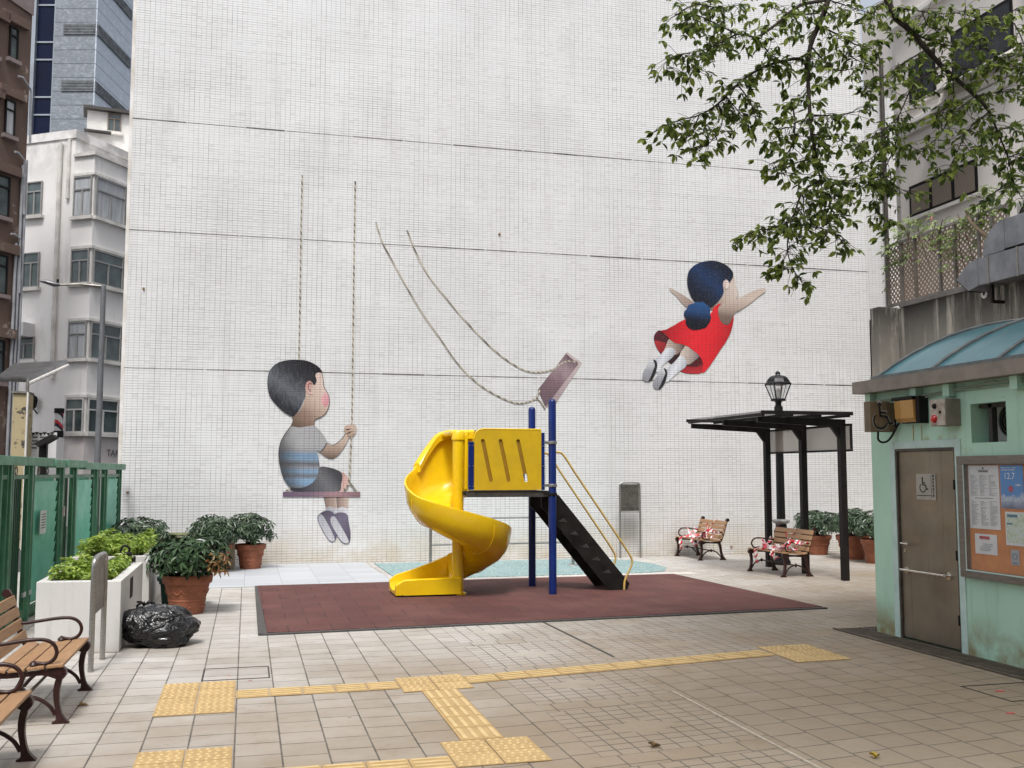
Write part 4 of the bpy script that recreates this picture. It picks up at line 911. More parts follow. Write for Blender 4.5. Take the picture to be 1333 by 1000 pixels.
mb.build('conduit', surf('conduit_green', (.28, .36, .28), (.18, .22, .17), 12, .5), tb)
MB().box(X0 - .003, X0 - .0005, 9.50, 9.515, 2.17, 2.34).box(X0 - .003, X0 - .0005, 9.36, 9.372, 2.17, 2.33).build('rust_streak', surf('rust_streak', (.42, .20, .05), (.30, .33, .2), 14, .8), tb)
# AC unit seen through the opening
ac = thing('air_conditioner', 'white air conditioner unit with round grille inside the opening of the green block', 'air conditioner', (7.5, 8.4, 2.101), world=True)
MB().box(7.33, 7.65, 8.20, 8.60, 2.102, 2.60).build('housing', surf('ac_white', (.75, .73, .70), (.65, .62, .58), 5, .5), ac, bevel=.01)
mb = MB()
for r_ in (.05, .09, .13, .165): mb.tube([(7.322, 8.40 + r_ * math.cos(a), 2.34 + r_ * math.sin(a)) for a in [k * math.pi / 12 for k in range(25)]], .004, 5)
mb.build('fan_grille', M_ssd, ac); MB().cyl((7.327, 8.40, 2.34), (7.329, 8.40, 2.34), .16, n=28).build('fan_recess', M_bk, ac)
# wheelchair sign box (faces the camera side, projects from the wall)
ws = thing('wheelchair_sign', 'brown square sign box with a wheelchair symbol on the mint green block', 'sign', (6.84, 9.86, 2.28), world=True)
MB().box(6.675, 6.985, 9.78, 9.90, 2.275, 2.615).build('box', surf('sign_brown', (.16, .115, .07), (.11, .08, .05), 5, .5, stretch=(8, 8, 1), obj=True), ws, bevel=.006)
MB().box(6.985, 7.018, 9.80, 9.88, 2.33, 2.55).build('wall_bracket', M_bk, ws)
wheelchair(ws, surf('symbol_pale', (.40, .38, .35), None, 5, .5), lambda u, v, n=0: Vector((6.82 + u, 9.7785 - n, 2.45 + v)), .385, 'symbol_outline')
wheelchair(ws, M_ink, lambda u, v, n=0: Vector((6.815 + u, 9.776 - n, 2.447 + v)), .35)
MB().tube(catmull([(6.81, 9.84, 2.28), (6.81, 9.84, 2.19), (6.86, 9.82, 2.16), (6.93, 9.80, 2.20), (6.98, 9.72, 2.35), (7.005, 9.66, 2.45)], 6), .012, 8).build('cable', M_bk, ws, smooth=True)
# amber lamp
al = thing('wall_lamp', 'amber bulkhead lamp in a black housing above the steel door', 'lamp', (7.0, 9.45, 2.35), world=True)
MB().box(6.90, 7.018, 9.24, 9.30, 2.35, 2.64).box(6.86, 7.018, 9.301, 9.66, 2.61, 2.645).box(6.985, 7.018, 9.301, 9.36, 2.36, 2.609).box(6.985, 7.018, 9.361, 9.66, 2.36, 2.609).build('housing', M_bk, al, bevel=.006)
MB().prism([(6.985, 9.305, 2.605), (6.985, 9.655, 2.605), (6.88, 9.64, 2.605), (6.86, 9.50, 2.605), (6.87, 9.305, 2.605)], (.01, 0, -.20)).prism([(6.985, 9.305, 2.404), (6.985, 9.65, 2.404), (6.895, 9.63, 2.404), (6.87, 9.50, 2.404), (6.88, 9.305, 2.404)], (.03, -.0, -.035)).build('lens', surf('amber_lens', (.52, .28, .07), (.42, .24, .09), 14, .3, stretch=(10, 10, 1), obj=True, coat=.5), al, bevel=.004)
# alarm box
ab_ = thing('alarm_box', 'grey metal box with a round red light and black knob above the door', 'alarm', (6.93, 8.85, 2.3), world=True)
MB().box(6.84, 7.018, 8.74, 8.98, 2.30, 2.575).build('box', M_gut, ab_, bevel=.005)
MB().box(6.832, 6.8395, 8.745, 8.975, 2.305, 2.57).build('front_plate', surf('worn_plate', (.50, .47, .42), (.28, .2, .14), 9, .5), ab_)
MB().lathe([(.042, 0), (.042, .012), (.03, .028), (.004, .034)], (0, 0, 0), 16).build('red_light', surf('red_plastic', (.55, .01, .012), (.4, .01, .01), 5, .25, coat=.5), ab_, smooth=True, loc=(-.0985, .055, .075)).rotation_euler = (0, R(-90), 0)
MB().lathe([(.028, 0), (.028, .01), (.018, .024), (.003, .028)], (0, 0, 0), 14).build('knob', M_bk, ab_, smooth=True, loc=(-.0985, .045, .205)).rotation_euler = (0, R(-90), 0)
MB().lathe([(.014, 0), (.014, .008), (.006, .012)], (0, 0, 0), 10).build('keyhole', M_bk, ab_, smooth=True, loc=(-.0985, -.035, .14)).rotation_euler = (0, R(-90), 0)
# notice board
nb2 = thing('notice_board', 'glazed notice board with posters pinned on orange cork, fixed to the mint green wall', 'notice board', (7.0, 7.9, .77), world=True)
ya, yb = 8.755, 7.05
M_fr = surf('board_frame', (.17, .15, .13), (.25, .22, .19), 6, .5, .5, stretch=(8, 1, 8), obj=True)
MB().box(6.95, 7.018, yb, ya, .785, .865).box(6.95, 7.018, yb, ya, 1.905, 1.99).box(6.95, 7.018, ya - .105, ya, .866, 1.904).box(6.95, 7.018, yb, yb + .1, .866, 1.904).build('frame', M_fr, nb2, bevel=.005)
mb = MB().box(6.944, 6.949, yb + .08, ya - .09, .855, .868).box(6.944, 6.949, ya - .108, ya - .098, .869, 1.905).build('frame_bead', M_pale_mint, nb2)
MB().box(7.0, 7.015, yb + .1, ya - .105, .866, 1.904).build('backing', surf('orange_cork', (.62, .22, .04), (.45, .15, .035), 5, .7, bump=.003, bscale=90, obj=False), nb2)
MB().box(6.965, 6.968, yb + .1, ya - .105, .866, 1.904).build('glass', glassmat('board_glass', (.6, .62, .6), .06, .06), nb2)
def poster(name, y0, y1, z0, z1, mat, tilt=0):
    return sub(MB().box(6.994, 6.997, min(y0, y1), max(y0, y1), z0, z1).build(name, mat, nb2))
p1 = poster('poster', 8.635, 8.215, 1.275, 1.895, M_paper)
mb = MB(); mh = MB(); rr = random.Random(4)
for col_ in range(3):
    yy = 8.605 - col_ * .128
    for (za, zb_) in ((1.80, 1.60), (1.545, 1.31)):
        z = za
        while z > zb_:
            L = rr.uniform(.05, .112) if rr.random() < .85 else .03
            mb.box(6.9925, 6.9935, yy - L, yy, z - .0035, z); z -= .0115
mb.build('small_print', surf('print_grey', (.16, .16, .17), None, 5, .7), p1)
text('poster_heading', '康樂場地條例', M_ink, Vector((6.993, 8.425, 1.835)), RX, .022, p1)
MB().cyl((6.9935, 8.425, 1.867), (6.992, 8.425, 1.867), .010, n=12).box(6.9925, 6.9935, 8.33, 8.53, 1.85, 1.853).box(6.9925, 6.9935, 8.30, 8.55, 1.572, 1.577).build('emblem', M_ink, p1)
mbp = Mat('poster_blue', .45); x, y, z = mbp.xyz(); mbp.base(mbp.ramp(z.rng(1.48, 1.9) + (mbp.noise(9, 4) - .5) * .3, [(0, (.10, .12, .22)), (.25, (.45, .5, .6)), (.35, (.06, .22, .52)), (1, (.05, .24, .62))]))
p2 = poster('poster', 8.195, 7.90, 1.485, 1.895, mbp.m)
text('poster_figures', '12.7', surf('white_ink', (.75, .77, .8), None, 5, .5), Vector((6.993, 8.075, 1.79)), RX, .085, p2, sx=1.0)
mb = MB()
for k in range(9): mb.box(6.9925, 6.9935, 8.19 - k * .03, 8.172 - k * .03, 1.55, 1.55 + rr.uniform(.02, .07))
mb.box(6.9925, 6.9935, 8.0, 8.18, 1.845, 1.855).box(6.9925, 6.9935, 7.98, 8.18, 1.865, 1.875).box(6.9925, 6.9935, 7.93, 8.0, 1.70, 1.715).build('poster_shapes', surf('white_ink2', (.62, .66, .72), (.2, .3, .5), 40, .5), p2)
MB().cyl((6.9935, 8.06, 1.67), (6.992, 8.06, 1.67), .032, n=18).build('poster_badge', surf('badge_red', (.45, .03, .05), (.3, .05, .15), 30, .5), p2)
mg = Mat('poster_map', .5); mg.base(mg.ramp(mg.noise(22, 4).rng(.3, .7), [(0, (.35, .45, .30)), (.5, (.50, .58, .44)), (.52, (.6, .64, .6)), (1, (.42, .55, .48))]))
p3 = poster('poster', 8.15, 7.86, 1.14, 1.455, M_paper); MB().box(6.992, 6.9935, 7.875, 8.135, 1.165, 1.44).build('map', mg.m, p3); MB().box(6.991, 6.9918, 7.99, 8.12, 1.405, 1.43).box(6.991, 6.9918, 8.06, 8.13, 1.335, 1.35).build('map_label', surf('map_blue', (.05, .16, .28), None, 5, .5), p3)
p4 = poster('poster', 8.575, 8.272, 1.03, 1.225, M_paper); MB().box(6.992, 6.9935, 8.37, 8.51, 1.175, 1.205).build('poster_banner', surf('banner_red', (.40, .02, .03), None, 5, .5), p4)
mb = MB()
for z in (1.128, 1.112, 1.096, 1.08, 1.066): mb.box(6.992, 6.9935, 8.42 - rr.uniform(.04, .1), 8.42 + rr.uniform(.04, .1), z, z + .004)
mb.build('small_print', bpy.data.materials['print_grey'], p4)
p5 = poster('poster', 8.095, 7.99, .96, 1.10, surf('grey_card', (.35, .37, .40), None, 4, .5)); MB().tube([(6.992, 8.043 + .028 * math.cos(a), 1.04 + .028 * math.sin(a)) for a in [k * math.pi / 8 for k in range(17)]], .003, 5).box(6.991, 6.9935, 8.01, 8.075, .97, .985).build('card_symbol', surf('card_blue', (.12, .17, .25), None, 4, .5), p5)
# drain grate
dg_ = thing('drain_grate', 'dark slotted drain grating running along the foot of the mint green block', 'drain grate', (6.8, 7.5, 0), world=True)
MB().box(6.66, 6.99, 2.6, 10.62, .002, .006).box(6.991, 7.9, 10.36, 10.62, .002, .006).build('channel', surf('drain_black', (.02, .018, .015), (.035, .03, .02), 5, .8), dg_)
mb = MB(); y = 2.65
while y < 10.6: mb.box(6.69, 6.965, y, y + .022, .0065, .016); y += .052
x = 7.0
while x < 7.9: mb.box(x, x + .022, 10.38, 10.60, .0065, .016); x += .052
mb.box(6.66, 6.685, 2.6, 10.62, .0065, .018).box(6.97, 6.995, 2.6, 10.36, .0065, .018).build('bars', surf('grate_bars', (.14, .115, .09), (.08, .065, .05), 8, .7, .2, obj=False), dg_)

# ================================================================ RETAINING WALL, TRELLIS, TERRACE BUILDING
def concrete():
    m = Mat('stained_concrete', .85); x, y, z = m.xyz()
    c = m.mix(m.noise(1.2, 5).rng(.35, .7), (.31, .285, .25), (.22, .20, .17))
    run = m.noise(1.0, 6, .7, vec=m.vec(x * 2, y * 4.5, z * .35)); hi = z.rng(4.0, 5.6)
    c = m.mix((run.rng(.38, .50) * hi) * .94, c, (.028, .026, .022))
    c = m.mix(run.rng(.42, .33, 0, .5), c, (.40, .36, .31)); m.base(c); m.bump(m.noise(7, 5), .02, .5); return m.m
M_con = concrete()
rw = thing('retaining_wall', 'tall water-stained concrete retaining wall behind the blue vaulted roof', 'wall', (14.8, 10, 0), world=True)
MB().box(14.80, 15.15, -2, 20.78, -.01, 5.68).build('wall', M_con, rw)
MB().box(14.262, 14.798, 20.45, 20.78, 0, 5.70).build('end_pier', M_con, rw, bevel=.01)
MB().box(14.74, 15.2, -2, 20.34, 5.682, 5.76).build('coping', surf('coping', (.16, .15, .14), (.09, .085, .08), 3, .8, bump=.004, obj=False), rw)
sheet('terrace_ground', 15.151, 60, -10, 60, 5.60, surf('terrace', (.2, .19, .18), None, 3, .9))
M_lat = wood('lattice_wood', (.30, .215, .155), (.21, .15, .11))
M_post = surf('weathered_post', (.19, .17, .15), (.12, .11, .10), 7, .7)
tf = thing('trellis_fence', 'brown diagonal wooden lattice fence on top of the concrete retaining wall, overgrown with creeper', 'fence', (14.9, 18.5, 5.76), world=True)
ys = [20.9, 20.35, 19.85, 19.0, 18.5, 17.75, 17.35, 16.9]
for a, b in zip(ys[:-1], ys[1:]):
    mb = MB(); zl, zh = 5.80, 7.22; s = .135
    for sg in (1, -1):
        k = -12
        while k < 14:
            c0 = k * s
            # line: z = zl + c0 + sg*(y-b); clip to the box
            pts = []
            ya_, yb_ = b, a; H_ = zh - zl
            L_ = ya_; 
            y_lo, y_hi = 0.0, a - b
            # z' = c0 + t (sg=1) or c0 + (W - t) (sg=-1)
            Wd = a - b
            t0 = max(0, -c0); t1 = min(Wd, H_ - c0)
            if t1 > t0 + .02:
                if sg == 1: P0, P1 = (b + t0, zl + c0 + t0), (b + t1, zl + c0 + t1)
                else: P0, P1 = (a - t0, zl + c0 + t0), (a - t1, zl + c0 + t1)
                p0, p1 = Vector((14.88 + (.008 if sg == 1 else 0), P0[0], P0[1])), Vector((14.88 + (.008 if sg == 1 else 0), P1[0], P1[1]))
                d = (p1 - p0); n = Vector((0, -d.z, d.y)).normalized() * .019
                mb.obox((p0 + p1) / 2, d / 2, n, (.0035, 0, 0))
            k += 1
    mb.build('lattice_panel', M_lat, tf)
for yy in ys: MB().box(14.84, 14.90, yy - .03, yy + .03, 5.762, 7.30).build('post', M_post, tf)
MB().box(14.83, 14.868, 16.9, 20.9, 7.225, 7.28).box(14.83, 14.868, 16.9, 20.9, 5.765, 5.83).build('rail', M_post, tf)
# second lattice behind the duct
tf2 = thing('trellis_fence', 'short piece of brown lattice seen above the grey duct at the right edge', 'fence', (16.3, 16.3, 5.6), world=True)
mb = MB()
for k in range(16):
    for sg in (1, -1):
        c = Vector((16.2, 17.6 - k * .17, 7.0)); mb.obox(c, (0, .33 * sg, .33), Vector((0, -.33, .33 * sg)).normalized() * .02, (.004, 0, 0))
mb.build('lattice_panel', M_lat, tf2); MB().box(16.17, 16.23, 14.8, 17.9, 5.6, 5.8).box(16.17, 16.23, 17.82, 17.9, 5.8, 7.3).build('post', M_post, tf2)
# cream building
M_cream = surf('cream_render', (.82, .77, .72), (.74, .69, .65), 1.2, .7, bump=.004, bscale=20, obj=False)
M_cream2 = surf('cornice_white', (.84, .82, .78), (.72, .69, .65), 2, .7, obj=False)
M_dwin = surf('dark_window', (.02, .022, .025), (.04, .045, .05), 3, .12)
cb = thing('cream_building', 'cream rendered house with blinds in its windows behind the lattice fence on the right', 'building', (18, 19, 5.6), world=True)
MB().box(18, 27, 8, 24.6, 5.602, 19).build('wall', M_cream, cb)
MB().box(18.2, 24, 24.61, 26.5, 5.602, 16).build('rear_wing', M_cream, cb)
for zz in (11.35, 11.55, 14.6): MB().box(17.88 if zz < 11.5 else 17.80, 17.998, 8, 24.7, zz, zz + .16).build('cornice', M_cream2, cb, bevel=.02)
def rwin(y0, y1, z0, z1, blinds=True, n=3):
    w = sub(MB().box(17.975, 17.998, y0 - .02, y1 + .02, z0 - .03, z1 + .03).build('window', M_bk, cb))
    ww = (y1 - y0) / n
    for k in range(n):
        a, b = y0 + k * ww + .07, y0 + (k + 1) * ww - .07
        MB().box(17.967, 17.9745, a, b, z0 + .06, z1 - .06).build('pane', M_blind if blinds else M_dwin, w)
    MB().box(17.90, 17.998, y0 - .15, y1 + .15, z0 - .13, z0 - .035).build('sill', M_cream2, w)
mbl = Mat('window_blind', .5); x, y, z = mbl.xyz(); mbl.base(mbl.mix((z * 24.0).frac().gt(.55) * .8, (.33, .27, .21), (.06, .05, .045))); M_blind = mbl.m
rwin(21.45, 24.15, 9.0, 9.85)
rwin(20.0, 22.2, 12.2, 13.5, False, 2); rwin(22.9, 24.0, 12.2, 13.4, False, 2); rwin(17.3, 18.9, 12.2, 13.6, False, 2); rwin(22.0, 24.0, 15.6, 17, False, 3); rwin(18.0, 20.5, 15.6, 17.2, False, 3); rwin(16.8, 18.6, 8.2, 9.8, False, 2)
M_pp = surf('pipe_cream', (.5, .47, .43), None, 4, .5)
for yy in (19.45, 19.2): MB().cyl((17.93, yy, 5.6), (17.93, yy, 19), .06, n=12).build('drain_pipe', M_pp, cb)
MB().prism([(17.998, 19.6, 12.05), (17.998, 22.6, 12.05), (17.2, 22.6, 11.75), (17.2, 19.6, 11.75)], (0, 0, .03)).build('window_hood', M_cream2, cb)
# outdoor units on the terrace
for i, (yy, lab) in enumerate(((18.25, 'grey outdoor air conditioning unit on the terrace just behind the lattice fence'), (16.9, 'outdoor air conditioning unit on the terrace above the grey duct at the right edge'))):
    a_ = thing('air_conditioner', lab, 'air conditioner', (16.9, yy, 5.6), world=True)
    zt = 7.9 if i == 0 else 8.2
    MB().box(16.7, 17.1, yy - .45, yy + .45, zt - .75, zt).build('housing', surf('ac_grey%d' % i, (.45, .44, .41), (.3, .29, .27), 4, .5), a_, bevel=.015)
    MB().cyl((16.69, yy + .12, zt - .37), (16.698, yy + .12, zt - .37), .28, n=28).build('fan_recess', M_bk, a_)
    mb = MB()
    for r_ in (.08, .14, .2, .26): mb.tube([(16.685, yy + .12 + r_ * math.cos(t), zt - .37 + r_ * math.sin(t)) for t in [k * math.pi / 12 for k in range(25)]], .006, 5)
    mb.build('fan_grille', M_ssd, a_)
    MB().box(16.75, 17.05, yy - .4, yy - .34, 5.602, zt - .751).box(16.75, 17.05, yy + .34, yy + .4, 5.602, zt - .751).build('stand', M_post, a_)
# duct
M_duct = surf('galvanised_duct', (.24, .25, .27), (.15, .155, .17), 2.2, .42, .7, bump=.01, bscale=5)
dc = thing('ventilation_duct', 'grey sheet metal ventilation duct with a slanting mouth resting on the retaining wall', 'duct', (14.7, 16.6, 5.4), world=True)
MB().box(14.35, 14.95, 15.2, 17.2, 5.62, 6.18).build('main_duct', M_duct, dc, bevel=.01)
MB().prism([(14.35, 17.201, 5.62), (14.35, 17.201, 6.18), (14.35, 17.45, 6.14), (14.35, 17.86, 5.86), (14.35, 17.50, 5.56)], (.60, 0, 0)).build('mouth', M_duct, dc)
MB().prism([(14.37, 17.868, 5.85), (14.37, 17.512, 5.555), (14.37, 17.53, 5.545), (14.37, 17.885, 5.84)], (.56, 0, 0)).build('mouth_opening', M_bk, dc)
el = MB(); vs = []; fs = []
for k in range(9):
    a = R(90 * k / 8)
    for rr_, w in ((.03, -.3), (.62, -.3), (.62, .3), (.03, .3)):
        vs.append((14.65 + w, 16.42 + .0 + rr_ * math.cos(a) , 6.19 + rr_ * math.sin(a)))
for k in range(8): fs += [(k * 4 + j, k * 4 + (j + 1) % 4, k * 4 + 4 + (j + 1) % 4, k * 4 + 4 + j) for j in range(4)]
fs += [(0, 1, 2, 3), (35, 34, 33, 32)]
el.add(vs, fs).build('elbow', M_duct, dc, smooth=True)
MB().box(14.35, 14.95, 15.2, 16.419, 6.22, 6.81).build('upper_duct', M_duct, dc, bevel=.01)
for yy in (16.9, 16.1, 15.6): MB().box(14.335, 14.965, yy - .015, yy + .015, 5.605, 6.195).build('seam_flange', M_ssd, dc)
for yy in (16.0, 17.0): MB().box(14.5, 14.56, yy, yy + .06, 5.299, 5.619).box(14.5, 14.798, yy, yy + .06, 5.24, 5.30).build('support_bracket', M_bk, dc)
bd = thing('round_plate', 'small round white plate on the top of the stained concrete wall near the duct', 'sign', (14.79, 17.7, 5.4), world=True)
pc = onX(1281, 383, 14.78); MB().cyl((14.775, pc.y, pc.z), (14.799, pc.y, pc.z), .09, n=20).build('disc', M_paper, bd)
MB().cyl((14.768, pc.y, pc.z), (14.774, pc.y, pc.z), .03, n=12).build('centre_mark', M_bk, bd)
# ================================================================ PLANTS, POTS, PLANTERS, BAG
M_terra = surf('terracotta', (.31, .105, .050), (.22, .072, .036), 5, .65, bump=.003, bscale=50)
M_soil = surf('soil', (.05, .035, .025), (.03, .02, .015), 30, .95, bump=.01)
M_lf = leafmat('shrub_leaf', (.014, .034, .014), (.030, .066, .026), (.085, .14, .060), .15, .3)
M_lf2 = leafmat('shrub_leaf_grey', (.030, .055, .030), (.060, .10, .055), (.13, .18, .11), .2, .35)
M_lime = leafmat('lime_leaf', (.12, .20, .025), (.26, .38, .05), (.44, .52, .12), .35, .45)
M_red = leafmat('red_leaf', (.20, .07, .02), (.22, .12, .04), (.28, .20, .08), .3, .5)
M_stem = surf('stem', (.14, .10, .06), (.08, .06, .04), 20, .8)
def whorl(mb, p, up, rng, n=7, L=.10, w=.036, droop=.35):
    up = up.normalized(); ref = Vector((1, 0, 0)) if abs(up.x) < .8 else Vector((0, 1, 0)); a1 = up.cross(ref).normalized(); a2 = up.cross(a1)
    ph = rng.uniform(0, 6.28)
    for k in range(n):
        a = ph + 2 * math.pi * k / n + rng.uniform(-.15, .15); d = (a1 * math.cos(a) + a2 * math.sin(a)) - up * (droop + rng.uniform(-.25, .25))
        mb.leaf(p + d.normalized() * .008, d, up, L * rng.uniform(.75, 1.15), w * rng.uniform(.85, 1.15) * 1.0)
def shrub(parent, base, rx, rz, n, mat, seed, L=.11, lump=1.0, skew=(0, 0)):
    rng = random.Random(seed); mb = MB(); mb.open = True; st = MB(); cz = base[2] + rz * .48
    lobes = [(rng.uniform(0, 6.28), rng.uniform(-.2, .8), rng.uniform(.85, 1.18)) for _ in range(7)]
    for i in range(n):
        a = rng.uniform(0, 6.28); e_ = math.asin(rng.uniform(-.45, 1)); rr = rng.random() ** .35
        k = 1.0
        for la, le, lm in lobes:
            dd = math.cos(a - la) * math.cos(e_) * math.cos(le) + math.sin(e_) * math.sin(le)
            if dd > .75: k = lm
        d = Vector((math.cos(a) * math.cos(e_), math.sin(a) * math.cos(e_), math.sin(e_)))
        p = Vector((base[0] + d.x * rx * rr * k + skew[0] * d.z, base[1] + d.y * rx * rr * k + skew[1], cz + d.z * rz * .55 * rr * k))
        whorl(mb, p, (d + Vector((rng.uniform(-.4, .4), rng.uniform(-.4, .4), .6 + rng.uniform(-.2, .3)))), rng, rng.choice((6, 7, 8)), L, L * .34)
        if i % 9 == 0:
            b = Vector((base[0] + rng.uniform(-.06, .06), base[1] + rng.uniform(-.06, .06), base[2]))
            st.tube(catmull([b, b.lerp(p, .5) + Vector((0, 0, .06)), p], 3), [.010, .009, .008, .007, .006, .005, .004], 5)
    mb.build('foliage', mat, parent); st.build('stem', M_stem, parent, smooth=True)
def pot(parent, r, h):
    P = MB().lathe([(r * .66, 0), (r * .68, .01), (r * .745, h * .33), (r * .765, h * .34), (r * .765, h * .37), (r * .75, h * .385), (r * .90, h * .77), (r * .97, h * .785), (r * .99, h * .80), (r * 1.02, h * .96), (r * 1.0, h), (r * .93, h), (r * .91, h * .9), (r * .02, h * .88)], (0, 0, 0), 40)
    rng = random.Random(3)
    for k in range(14):   # raised swag band
        a = 2 * math.pi * k / 14; rr = r * .825
        pts = []
        for j in range(7):
            t = a + j / 6 * (2 * math.pi / 14); zz = h * (.60 - .07 * math.sin(math.pi * j / 6)); pts.append((rr * math.cos(t) * (1 - .0 * j), rr * math.sin(t), zz))
        P.tube(pts, .010, 5); P.lathe([(.004, -.02), (.018, 0), (.004, .02)], (rr * math.cos(a), rr * math.sin(a), h * .60), 6)
    for k in range(8):
        a = 2 * math.pi * k / 8 + .2; P.lathe([(.004, -.022), (.022, 0), (.004, .022)], (r * .70 * math.cos(a), r * .70 * math.sin(a), h * .18), 8)
    P.build('pot', M_terra, parent, smooth=True)
    MB().lathe([(r * .90, h * .84), (r * .4, h * .90), (.01, h * .91)], (0, 0, 0), 24).build('soil', M_soil, parent, smooth=True)
def potted(label, loc, r, h, prx, prz, n, seed, mat=None, L=.11, rz=0):
    t = thing('potted_plant', label, 'potted plant', loc, rz, 'terracotta potted shrubs'); pot(t, r, h); shrub(t, (0, 0, h * .86), prx, prz, n, mat or M_lf, seed, L); return t
pb = potted('large terracotta pot with a wide dark green shrub standing behind the black rubbish bag', (-.72, 13.95, 0), .315, .50, .50, .56, 300, 11, M_lf, .125)
rl = MB(); rl.open = True; rng = random.Random(5)
for k in range(12): whorl(rl, Vector((.40 + rng.uniform(-.12, .14), -.30 + rng.uniform(-.1, .1), .66 + rng.uniform(-.16, .12))), Vector((.4, -.3, .6)), rng, 6, .10, .035)
rl.build('dry_leaves', M_red, pb)
potted('terracotta pot with an airy shrub, alone on pale slabs left of the painted boy', (.10, 19.98, .008), .285, .46, .43, .66, 190, 12, M_lf2, .11, .5)
potted('bushy shrub in a half hidden terracotta pot in front of the wooden crate', (-.50, 19.45, .008), .27, .50, .50, .60, 210, 13, M_lf2, .11, 1.1)
potted('potted shrub in the left corner between the green gate and the tiled wall', (-1.85, 19.6, .008), .27, .46, .55, .60, 200, 14, M_lf2, .11, 2)
potted('potted shrub between the middle and right shelter posts, against the tiled wall', (12.35, 20.2, 0), .30, .43, .50, .62, 210, 15, M_lf2, .11, .3)
potted('large terracotta pot with a dense shrub right behind the rightmost shelter post', (12.45, 19.0, 0), .34, .50, .56, .64, 230, 16, M_lf2, .115, .9)
potted('terracotta pot with a shrub half hidden behind the corner of the mint green block', (12.35, 18.0, 0), .32, .48, .52, .62, 210, 17, M_lf2, .11, 1.4)
# crate
M_crate = wood('crate_wood', (.36, .30, .20), (.27, .22, .15))
cr = thing('wooden_crate', 'tall weathered wooden plant crate against the tiled wall behind the big leafy pot', 'crate', (-.9, 20.15, .008), world=True)
for i in range(6): MB().box(-1.62 + i * .235, -1.62 + i * .235 + .225, 19.86, 19.88, .03, .66).build('board', M_crate, cr)
MB().box(-.27, -.19, 19.84, 19.92, .009, .70).build('corner_post', M_crate, cr); MB().box(-1.70, -1.63, 19.84, 19.92, .009, .70).build('corner_post', M_crate, cr); MB().box(-.27, -.19, 20.5, 20.58, .009, .70).build('corner_post', M_crate, cr); MB().box(-.235, -.215, 19.921, 20.499, .03, .66).build('side_board', M_crate, cr)
MB().box(-1.62, -.28, 19.93, 20.5, .1, .60).build('soil', M_soil, cr)
MB().box(-1.62, -.28, 19.855, 19.925, .662, .70).build('rim', surf('mossy_rim', (.30, .33, .14), (.2, .2, .1), 8, .8), cr)
tg = MB(); tg.open = True
for k in range(3): tg.leaf(Vector((-.95 + .03 * k, 19.9, .71)), Vector((.2 - .2 * k, -.1, 1)), Vector((0, -1, .2)), .20, .07)
tg.build('sprout', M_lime, cr)
# planters
M_wht = surf('painted_masonry', (.63, .62, .59), (.55, .54, .50), 1.4, .7, bump=.003, bscale=30, obj=False)
mw = Mat('painted_masonry_stained', .7); x, y, z = mw.xyz()
c = mw.mix(mw.noise(1.4, 4).rng(.35, .7), (.58, .57, .55), (.50, .49, .47)); rn = mw.noise(1, 5, .65, vec=mw.vec(x * 6, y * 6, z * .9)); c = mw.mix(rn.rng(.58, .75, 0, .5), c, (.36, .34, .30)); c = mw.mix(z.rng(0, .12, .5, 0), c, (.35, .32, .27)); mw.base(c); mw.bump(mw.noise(25, 4), .003, .5)
def planter(label, x0, x1, y0, y1, h, seed, nleaf, hi, slant=0):
    t = thing('white_planter', label, 'planter', ((x0 + x1) / 2, (y0 + y1) / 2, 0), world=True); w = .11
    MB().prism([(x0, y0 + slant, 0), (x1, y0, 0), (x1, y0 + w, 0), (x0, y0 + w + slant, 0)], (0, 0, h)).box(x1 - w, x1, y0 + w, y1, 0, h).box(x0, x0 + w, y0 + w + slant, y1, 0, h).box(x0 + w, x1 - w, y1 - w, y1, 0, h).build('box', mw.m, t, bevel=.008)
    MB().box(x0 + w, x1 - w, y0 + w, y1 - w, .05, h - .05).build('soil', M_soil, t)
    return t
pl1 = planter('long white masonry planter in front, full of lime green leaves, beside the steel hoop', -2.04, -1.22, 11.12, 13.35, .72, 1, 0, 0, .10)
MB().box(-1.219, -1.214, 11.95, 12.2, .44, .66).build('drain_slot', M_bk, pl1)
pl2 = planter('second white masonry planter behind the first one, with taller lime green plants', -2.15, -1.20, 14.05, 16.2, .74, 2, 0, 0, 0)
def bedding(parent, x0, x1, y0, y1, z, n, seed, hi, L=.075):
    rng = random.Random(seed); mb = MB(); mb.open = True
    for i in range(n):
        px, py = rng.uniform(x0, x1), rng.uniform(y0, y1)
        hh = hi * (.45 + .75 * abs(math.sin(px * 5.1 + seed)) * abs(math.cos(py * 3.3 + seed * 2)))
        whorl(mb, Vector((px, py, z + rng.uniform(.2, 1) * hh)), Vector((rng.uniform(-.5, .5), rng.uniform(-.5, .5), 1)), rng, 6, L, L * .42, .15)
    mb.build('foliage', M_lime, parent)
bedding(pl1, -1.92, -1.36, 11.35, 13.2, .68, 520, 5, .16)
bedding(pl2, -2.1, -1.28, 14.1, 16.1, .72, 520, 8, .24)
# black lantern-like box on the planter
bl = thing('garden_lantern', 'small black lantern-like box standing on the far end of the front white planter', 'lantern', (-1.40, 13.28, .72), world=True)
MB().box(-1.50, -1.35, 13.24, 13.34, .721, .85).build('body', M_bk, bl, bevel=.012)
MB().tube(catmull([(-1.47, 13.29, .85), (-1.47, 13.29, .90), (-1.43, 13.29, .93), (-1.38, 13.29, .90), (-1.38, 13.29, .85)], 4), .014, 8).build('handle', M_bk, bl, smooth=True)
MB().cyl((-1.33, 13.28, .73), (-1.33, 13.28, .80), .03).build('knob', M_bk, bl, smooth=True)
